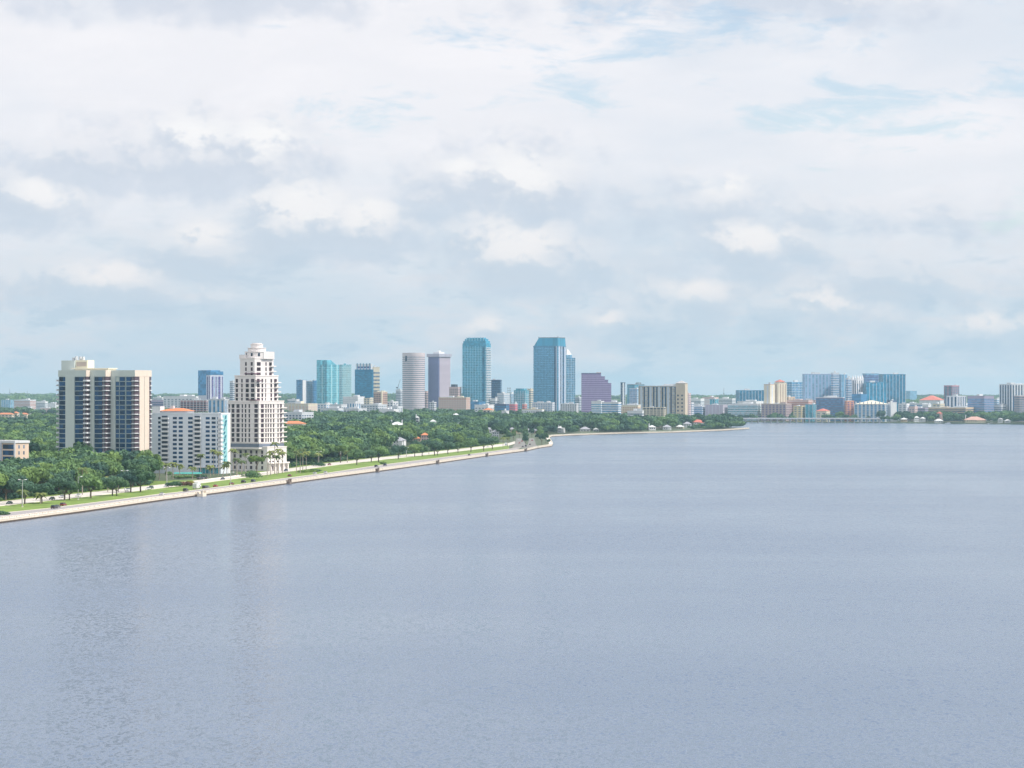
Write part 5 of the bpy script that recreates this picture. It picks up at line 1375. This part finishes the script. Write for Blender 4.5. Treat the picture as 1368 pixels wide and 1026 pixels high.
for a in ((72.5,679.6,'suv',BLK,'black off roader on the near road, leftmost vehicle there'),(76.5,678.4,'car',GRY,'grey car just ahead of the black off roader'),(84.5,676.2,'suv',DRD,'dark red tall car on the near road at left'),
  (216.5,661.6,'car',WH,'white car alone on the near road before the open lawn'),(248,656.5,'suv',BLK,'black car behind the white box van'),(262.3,653.2,'van',WH,'large white box van on the near road'),(264,651.2,'van',WH,'second white van half hidden by the large box van'),(273.5,652.6,'suv',BLK,'black tall car just ahead of the white box van'),(276.5,652,'car',GRY,'grey car beside the black tall car ahead of the van'),
  (288,650.6,'car',RDC,'bright red car on the near road'),(309.5,647.6,'car',DRD,'dark red car passing the dark single lamp'),(325.3,645.2,'suv',BLK,'black tall car left of a pair by the clipped shrub'),(338.2,644.2,'suv',DBL,'dark blue car right of a pair by the clipped shrub'),(387,636.6,'car',DRD,'dark maroon car at the road crossing'),
  (420.5,633.4,'car',WH,'white car left of a pair after the crossing'),(434.8,632.3,'car',WH,'white car right of a pair after the crossing'),(502.7,624,'suv',BLK,'black car on the near road below the arching oaks'),(514.5,622.4,'suv',DBL,'dark car on the near road right of the arching oaks'),(626.8,608.6,'car',BLK,'dark car on the near road below the largest far oak'),
  (12.5,673.5,'car',DGR,'dark green car on the far carriageway at the left edge',None,True),(69.5,667.6,'car',DGR,'green car on the far carriageway right of the lamp',None,True),(82.5,664.8,'car',WH,'white car on the far carriageway left side',None,True),(104.7,663.2,'car',WH,'white car half hidden behind the pole lamp',None,True),(171,656.4,'suv',WH,'white car on the far carriageway under the condominium',None,True),
  (198,654.2,'car',WH,'white car before the open lawn, left of a close pair',None,True),(201.5,653.2,'suv',DGR,'dark car before the open lawn, right of a close pair',None,True),(222,650.8,'car',WH,'white car beside the dark round shrub on the lawn',None,True),(297.5,640.8,'car',DBL,'dark blue car on the far carriageway before the mural wall',None,True),
  (382,629.8,'suv',DBL,'dark blue car on the far side of the crossing',None,True),(440,621.4,'car',DRD,'maroon car on the far carriageway after the crossing',None,True),(266,640.6,'car',BLK,'black car parked left in the slab block drive'),(271,640.3,'car',GRY,'grey car parked in the middle of the slab block drive'),(275.5,640,'car',BLK,'black car parked right in the slab block drive'),
  (533,610.6,'car',WH,'white car behind the solitary round oak',None,True),(651.5,597.6,'car',WH,'white car on the far carriageway near the last oaks',None,True),(676,595.6,'van',WH,'white van on the far carriageway before the bend',None,True),
  (694,592.5,'car',RDC,'red car on the left carriageway of the bend, nearest',None,True),(697.5,590,'car',RDC,'second red car on the left carriageway of the bend',None,True),(693.5,588.5,'car',WH,'white car on the left carriageway of the bend',None,True),(698.5,597.5,'car',BLK,'black car entering the bend, left of three',None),(702.5,596.8,'suv',DBL,'dark blue car entering the bend, middle of three',None),(708,594.6,'car',BLK,'black car entering the bend, right of three',None),(711,589,'car',RDC,'red car far up the right carriageway of the bend',None)):
    vehicle(*a)
# stone landings projecting from the seawall
LAND=[(267.5,663.0,'pale stone landing jutting from the seawall below the white van',True),(384.3,646.6,'dark stone landing on the seawall by the road crossing',False),(503.5,630.6,'small dark stone landing on the seawall below the arching oaks',False),(584,619.5,'small dark stone landing on the seawall mid way to the bend',False),(649.8,609.8,'small dark landing on the seawall near the last oaks',False),(702,603,'small dark landing on the seawall at the bend',False)]
for x,y,lb,pl_ in LAND:
    X,D=unproj(x,y,0); t=thing('seawall_landing',lb,'landing',(X+.6,D-1.5,0),-radians(9))
    m=concrete if pl_ else paint((.22,.17,.14,1)); s=1.25 if pl_ else (.9 if x<450 else .55)
    MB().box(-1.2,1.6*s,-3*s,3*s,-1,1.5).build('platform',m,t)
    for q in (-1,1): MB().box(.6*s,1.5*s,q*2.5*s-.5,q*2.5*s+.5,1.5,2.9).prism([(.4*s,q*2.5*s-.7),(1.7*s,q*2.5*s-.7),(1.7*s,q*2.5*s+.7),(.4*s,q*2.5*s+.7)],2.9,3.2).build('pillar',m,t)
    MB().box(-1.2,-.3,-3*s,3*s,1.5,2.6).build('parapet',m,t)
# small white boats and docks by the right shore
for (x,y,lb) in ((1252,565.6,'white boat by the pink waterfront house'),(1265,566.0,'white boat at the dock left of the terracotta villa'),(1322,566.4,'white boat right of the terracotta villa'),(1150,564.9,'white boat before the wide waterfront apartments'),(1036,563.6,'tiny white boat near the bridge')):
    X,D=unproj(x,y,0); D-=12; t=thing('motor_boat',lb,'boat',(X,D,.0),radians(80))
    MB().prism([(-1.2,-5),(1.2,-5),(1.5,1),(0,5.5),(-1.5,1)],-.4,1.4,[(-1.5,-5.2),(1.5,-5.2),(1.9,1),(0,6.3),(-1.9,1)]).build('hull',WHITE,t)
    MB().prism([(-1.1,-3),(1.1,-3),(1.0,1.5),(-1.0,1.5)],1.4,3.0,[(-.9,-2.6),(.9,-2.6),(.8,.6),(-.8,.6)]).build('cabin',WHITE,t)
    MB().box(-1.12,1.12,-2.4,.9,2.1,2.6).build('window',G_DARK,t)

# ------------------------------------------------------------------ haze
hm=bpy.data.materials.new('haze'); hm.use_nodes=True; nt=hm.node_tree
for n_ in list(nt.nodes):
    if n_.type!='OUTPUT_MATERIAL': nt.nodes.remove(n_)
pv=nd(nt,'ShaderNodeVolumePrincipled'); pv.inputs['Color'].default_value=(.56,.84,1.0,1); pv.inputs['Density'].default_value=HAZE_D if 'HAZE_D' in globals() else 4.3e-5
pv.inputs['Anisotropy'].default_value=.2
nt.links.new(pv.outputs[0],[n_ for n_ in nt.nodes if n_.type=='OUTPUT_MATERIAL'][0].inputs['Volume'])
o=MB().box(-10600,8900,-5100,26600,-1.5,215).build('haze',hm); o['kind']='stuff'; o['label']='pale blue air softening everything far off'

# ------------------------------------------------------------------ sky with clouds
SUN_EL,SUN_AZ=48,102
w=bpy.data.worlds.new('World'); scene.world=w; w.use_nodes=True; nt=w.node_tree; nt.nodes.clear()
def M(op,a,b=None,c=None,clamp=False):
    n=nt.nodes.new('ShaderNodeMath'); n.operation=op; n.use_clamp=clamp
    for i,x in enumerate((a,b,c)):
        if x is None: continue
        if isinstance(x,(int,float)): n.inputs[i].default_value=x
        else: nt.links.new(x,n.inputs[i])
    return n.outputs[0]
def smooth(x,a,b,lo=0,hi=1):
    n=nt.nodes.new('ShaderNodeMapRange'); n.interpolation_type='SMOOTHSTEP'
    nt.links.new(x,n.inputs[0]); n.inputs[1].default_value=a; n.inputs[2].default_value=b; n.inputs[3].default_value=lo; n.inputs[4].default_value=hi; return n.outputs[0]
def mix(f,a,b):
    n=nt.nodes.new('ShaderNodeMix'); n.data_type='RGBA'
    if isinstance(f,(int,float)): n.inputs[0].default_value=f
    else: nt.links.new(f,n.inputs[0])
    for i,x in ((6,a),(7,b)):
        if isinstance(x,tuple): n.inputs[i].default_value=x
        else: nt.links.new(x,n.inputs[i])
    return n.outputs[2]
tc=nt.nodes.new('ShaderNodeTexCoord'); sep=nt.nodes.new('ShaderNodeSeparateXYZ'); nt.links.new(tc.outputs['Generated'],sep.inputs[0])
az=M('ARCTAN2',sep.outputs[0],sep.outputs[1]); el=M('ARCSINE',sep.outputs[2])
U=M('MULTIPLY',az,36.0); V=M('MULTIPLY',el,36.0)          # hundredths of a photo pixel from the view axis / the horizon
def vec(u,v,z=0.0):
    n=nt.nodes.new('ShaderNodeCombineXYZ')
    for i,x in enumerate((u,v,z)):
        if isinstance(x,(int,float)): n.inputs[i].default_value=x
        else: nt.links.new(x,n.inputs[i])
    return n.outputs[0]
def noise(v,scale,det,rough=.55,dist=0.0):
    n=nt.nodes.new('ShaderNodeTexNoise'); n.inputs['Scale'].default_value=scale; n.inputs['Detail'].default_value=det; n.inputs['Roughness'].default_value=rough; n.inputs['Distortion'].default_value=dist
    nt.links.new(v,n.inputs['Vector']); return n.outputs[0]
# cumulus: (u, v, half width, half height, weight)
PUFFS=[(290,205,115,50,1.0),(150,215,110,40,.6),(30,270,65,42,.75),(385,300,75,48,1.0),(480,300,70,34,.75),(270,335,70,34,.85),(150,378,110,30,.75),(225,385,60,20,.55),(690,245,100,52,.85),(620,225,45,25,.5),
 (680,340,95,46,.9),(760,350,60,30,.6),(955,268,90,30,.75),(1100,275,22,12,.55),(1015,330,75,32,.65),(930,395,55,24,.6),(1180,365,55,28,.75),(1240,375,60,22,.5),(1105,410,70,24,.55),(810,432,40,20,.6),(860,420,70,20,.5),
 (1320,440,60,22,.5),(640,440,30,16,.5),(1030,405,50,18,.45),(560,262,40,14,.35),(1230,285,60,14,.35)]
g=bpy.data.node_groups.new('cloud_field','ShaderNodeTree')
g.interface.new_socket('P',in_out='INPUT',socket_type='NodeSocketVector'); g.interface.new_socket('F',in_out='OUTPUT',socket_type='NodeSocketFloat')
_nt=nt; nt=g
gi=g.nodes.new('NodeGroupInput'); go=g.nodes.new('NodeGroupOutput')
sp=g.nodes.new('ShaderNodeSeparateXYZ'); g.links.new(gi.outputs[0],sp.inputs[0])
wob=noise(gi.outputs[0],1.1,3,.6); wob2=noise(vec(M('ADD',sp.outputs[0],31.7),sp.outputs[1]),1.1,3,.6)
pu=M('ADD',sp.outputs[0],M('MULTIPLY_ADD',wob,.8,-.4)); pvv=M('ADD',sp.outputs[1],M('MULTIPLY_ADD',wob2,.4,-.2))
acc=None
for (x,y,a,b_,wt) in PUFFS:
    u0,v0,a,b_=(x-CX)/100,(HY-y)/100,a*1.22/100,b_*1.25/100
    if y>350: wt*=.85
    du=M('MULTIPLY_ADD',pu,1/a,-u0/a); dv=M('MULTIPLY_ADD',pvv,1/b_,-v0/b_)
    dv=M('MAXIMUM',dv,M('MULTIPLY',dv,-1.7))
    d=M('SQRT',M('ADD',M('MULTIPLY',du,du),M('MULTIPLY',dv,dv)))
    q=M('MULTIPLY',M('SUBTRACT',1.0,d),wt)
    acc=q if acc is None else M('SMOOTH_MAX',acc,q,.25)
# clouds elsewhere in the sky, so it goes on round the camera
oth=noise(vec(M('MULTIPLY',sp.outputs[0],.32),M('MULTIPLY',sp.outputs[1],.6),5.0),1.0,3,.5)
out_mask=smooth(M('ABSOLUTE',sp.outputs[0]),7.0,9.0); out2=smooth(sp.outputs[1],4.2,5.5)
om=M('MAXIMUM',out_mask,out2)
acc=M('MAXIMUM',acc,M('SUBTRACT',M('MULTIPLY',M('MULTIPLY_ADD',oth,4.0,-2.0),om),M('MULTIPLY',M('SUBTRACT',1.0,om),2.0)))
bil=noise(vec(sp.outputs[0],M('MULTIPLY',sp.outputs[1],1.35),2.0),2.6,9,.60)
def cell(scale,wv,z):
    vo=nt.nodes.new('ShaderNodeTexVoronoi'); vo.voronoi_dimensions='2D'; vo.feature='F1'; vo.inputs['Scale'].default_value=scale
    nt.links.new(vec(M('ADD',sp.outputs[0],M('MULTIPLY_ADD',bil,wv,z)),M('MULTIPLY_ADD',sp.outputs[1],1.2,M('MULTIPLY',bil,wv))),vo.inputs['Vector']); return vo.outputs['Distance']
fine=M('ADD',M('MULTIPLY_ADD',bil,.95,-.45),M('ADD',M('MULTIPLY_ADD',cell(1.7,.45,0.0),-.72,.36),M('MULTIPLY_ADD',cell(4.6,.25,3.3),-.20,.10)))
F_=M('ADD',M('MAXIMUM',acc,-1.0),fine)
g.links.new(F_,go.inputs[0]); nt=_nt
def field(v):
    n=nt.nodes.new('ShaderNodeGroup'); n.node_tree=g; nt.links.new(v,n.inputs[0]); return n.outputs[0]
f0=field(vec(U,V)); f1=field(vec(M('ADD',U,.14),M('ADD',V,.24)))
lit=M('SUBTRACT',f0,f1)
f2=field(vec(M('SUBTRACT',U,.05),M('ADD',V,.27)))
dens=smooth(f0,-.28,.46)
under=smooth(f2,-.35,.6)
bright=smooth(lit,-.36,.34)
# thin high veil
veil=noise(vec(M('MULTIPLY',U,.42),M('MULTIPLY',V,1.25),9.0),1.0,8,.62,.3)
veil2=noise(vec(M('MULTIPLY',U,.12),M('MULTIPLY',V,.35),3.0),1.0,4,.5)
hgt=smooth(V,0.0,4.2)
lo_c=rgb(207,221,232); hi_c=rgb(243,243,248)
base=mix(hgt,lo_c,hi_c)
base=mix(smooth(veil,.40,.66),base,mix(hgt,rgb(219,225,234),rgb(248,247,251)))
veil3=noise(vec(M('MULTIPLY',U,.8),M('MULTIPLY',V,2.4),1.0),1.0,8,.62,.2)
lowm=smooth(V,3.0,.6)
base=mix(M('MULTIPLY',M('MULTIPLY',smooth(veil3,.47,.62),lowm),.75),base,rgb(229,228,233))
base=mix(M('MULTIPLY',M('MULTIPLY',smooth(veil3,.47,.36),lowm),.7),base,rgb(184,206,223))
base=mix(M('MULTIPLY',smooth(veil2,.54,.38),.6),base,mix(hgt,rgb(194,213,228),rgb(214,225,238)))
base=mix(M('MULTIPLY',under,.62),base,mix(hgt,rgb(190,209,225),rgb(203,213,229)))
shadow=mix(hgt,rgb(196,212,226),rgb(206,215,229)); light=mix(hgt,rgb(243,238,238),rgb(255,254,254))
core=None
for (x,y,a,b_) in ((262,183,52,26),(358,186,46,28),(398,274,68,36),(492,288,38,26),(276,313,42,20),(680,322,66,38),(690,228,70,34),(615,222,32,18),(968,246,42,16),(1008,316,62,22),(150,366,60,16),(930,386,40,14),(650,434,26,14),(812,425,22,12),(1100,404,44,16),(60,262,40,22),(1320,430,50,14)):
    q=M('SUBTRACT',1.0,M('SQRT',M('ADD',M('POWER',M('ABSOLUTE',M('MULTIPLY_ADD',U,100/a,-(x-CX)/a)),2.0),M('POWER',M('ABSOLUTE',M('MULTIPLY_ADD',V,100/b_,-(HY-y)/b_)),2.0)))); core=q if core is None else M('MAXIMUM',core,q)
f3=field(vec(M('ADD',U,.05),M('ADD',V,.085)))
fin=smooth(M('SUBTRACT',f0,f3),-.20,.10)
core=smooth(M('ADD',core,M('MULTIPLY_ADD',veil3,1.8,-.9)),-.75,.75)
core=M('MAXIMUM',core,smooth(V,4.6,7.0,0,.7))
mid=mix(hgt,rgb(222,227,234),rgb(239,239,244))
bl=M('MULTIPLY',M('MULTIPLY_ADD',bright,.75,.25),M('MULTIPLY_ADD',fin,.6,.4))
cl=mix(M('MULTIPLY',bl,core),mix(bl,shadow,mid),light)
cloudy=mix(M('MULTIPLY',dens,M('MULTIPLY_ADD',core,.35,.55)),base,cl)
# gaps of open blue
gap=None
for (x,y,a,b_) in ((480,150,120,34),(1190,155,240,60),(830,128,170,34),(1355,292,70,40),(880,50,420,60)):
    du=M('MULTIPLY_ADD',U,100/a,-(x-CX)/a); dv=M('MULTIPLY_ADD',V,100/b_,-(HY-y)/b_); q=M('SUBTRACT',1.0,M('SQRT',M('ADD',M('MULTIPLY',du,du),M('MULTIPLY',dv,dv)))); gap=q if gap is None else M('MAXIMUM',gap,q)
gn=noise(vec(M('MULTIPLY',U,.8),M('MULTIPLY',V,2.6),4.0),1.0,8,.62,.4)
gp=M('ADD',M('MULTIPLY',M('MAXIMUM',gap,-1),.7),M('MULTIPLY_ADD',gn,4.2,-2.35)); gp=smooth(gp,-.1,.8)
gp=M('MULTIPLY',gp,M('SUBTRACT',1.0,M('MULTIPLY',dens,.7)))
sky=nt.nodes.new('ShaderNodeTexSky'); sky.sky_type='NISHITA'; sky.sun_disc=False; sky.sun_elevation=radians(SUN_EL); sky.sun_rotation=radians(SUN_AZ); sky.air_density=1.0; sky.dust_density=.5; sky.ozone_density=2.0
bg1=nt.nodes.new('ShaderNodeBackground'); nt.links.new(sky.outputs[0],bg1.inputs[0]); bg1.inputs[1].default_value=.15
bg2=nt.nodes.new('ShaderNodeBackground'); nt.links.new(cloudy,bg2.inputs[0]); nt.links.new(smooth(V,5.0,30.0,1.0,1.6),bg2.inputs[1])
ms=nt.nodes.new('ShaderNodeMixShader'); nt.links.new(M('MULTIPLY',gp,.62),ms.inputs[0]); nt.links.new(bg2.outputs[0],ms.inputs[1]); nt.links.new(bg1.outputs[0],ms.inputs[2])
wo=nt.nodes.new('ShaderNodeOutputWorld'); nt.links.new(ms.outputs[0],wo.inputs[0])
w.cycles.sampling_method='MANUAL'; w.cycles.sample_map_resolution=512

sl=bpy.data.lights.new('sun','SUN'); sl.energy=4.3; sl.angle=radians(.6); sl.color=(1,.95,.86)
so=bpy.data.objects.new('sun',sl); col.objects.link(so); so.location=(0,0,400)
sd=(cos(radians(SUN_EL))*sin(radians(SUN_AZ)),cos(radians(SUN_EL))*cos(radians(SUN_AZ)),sin(radians(SUN_EL)))
from mathutils import Vector
so.rotation_euler=Vector(sd).to_track_quat('Z','Y').to_euler()

# ------------------------------------------------------------------ camera
cam=bpy.data.cameras.new('camera'); co=bpy.data.objects.new('camera',cam); col.objects.link(co); scene.camera=co
co.location=(0,0,CH); co.rotation_euler=(radians(90),0,0); cam.sensor_width=36; cam.lens=36*F/1368; cam.shift_y=(HY-513)/1368; cam.clip_start=1; cam.clip_end=60000
scene.view_settings.view_transform='Standard'; scene.view_settings.look='None'; scene.view_settings.exposure=0; scene.view_settings.gamma=1
c=scene.cycles; c.max_bounces=6; c.diffuse_bounces=2; c.glossy_bounces=2; c.transmission_bounces=3; c.volume_bounces=0; c.sample_clamp_indirect=4
print('TREES individual',len(near),'mid',n_mid,'D_near',D_near)
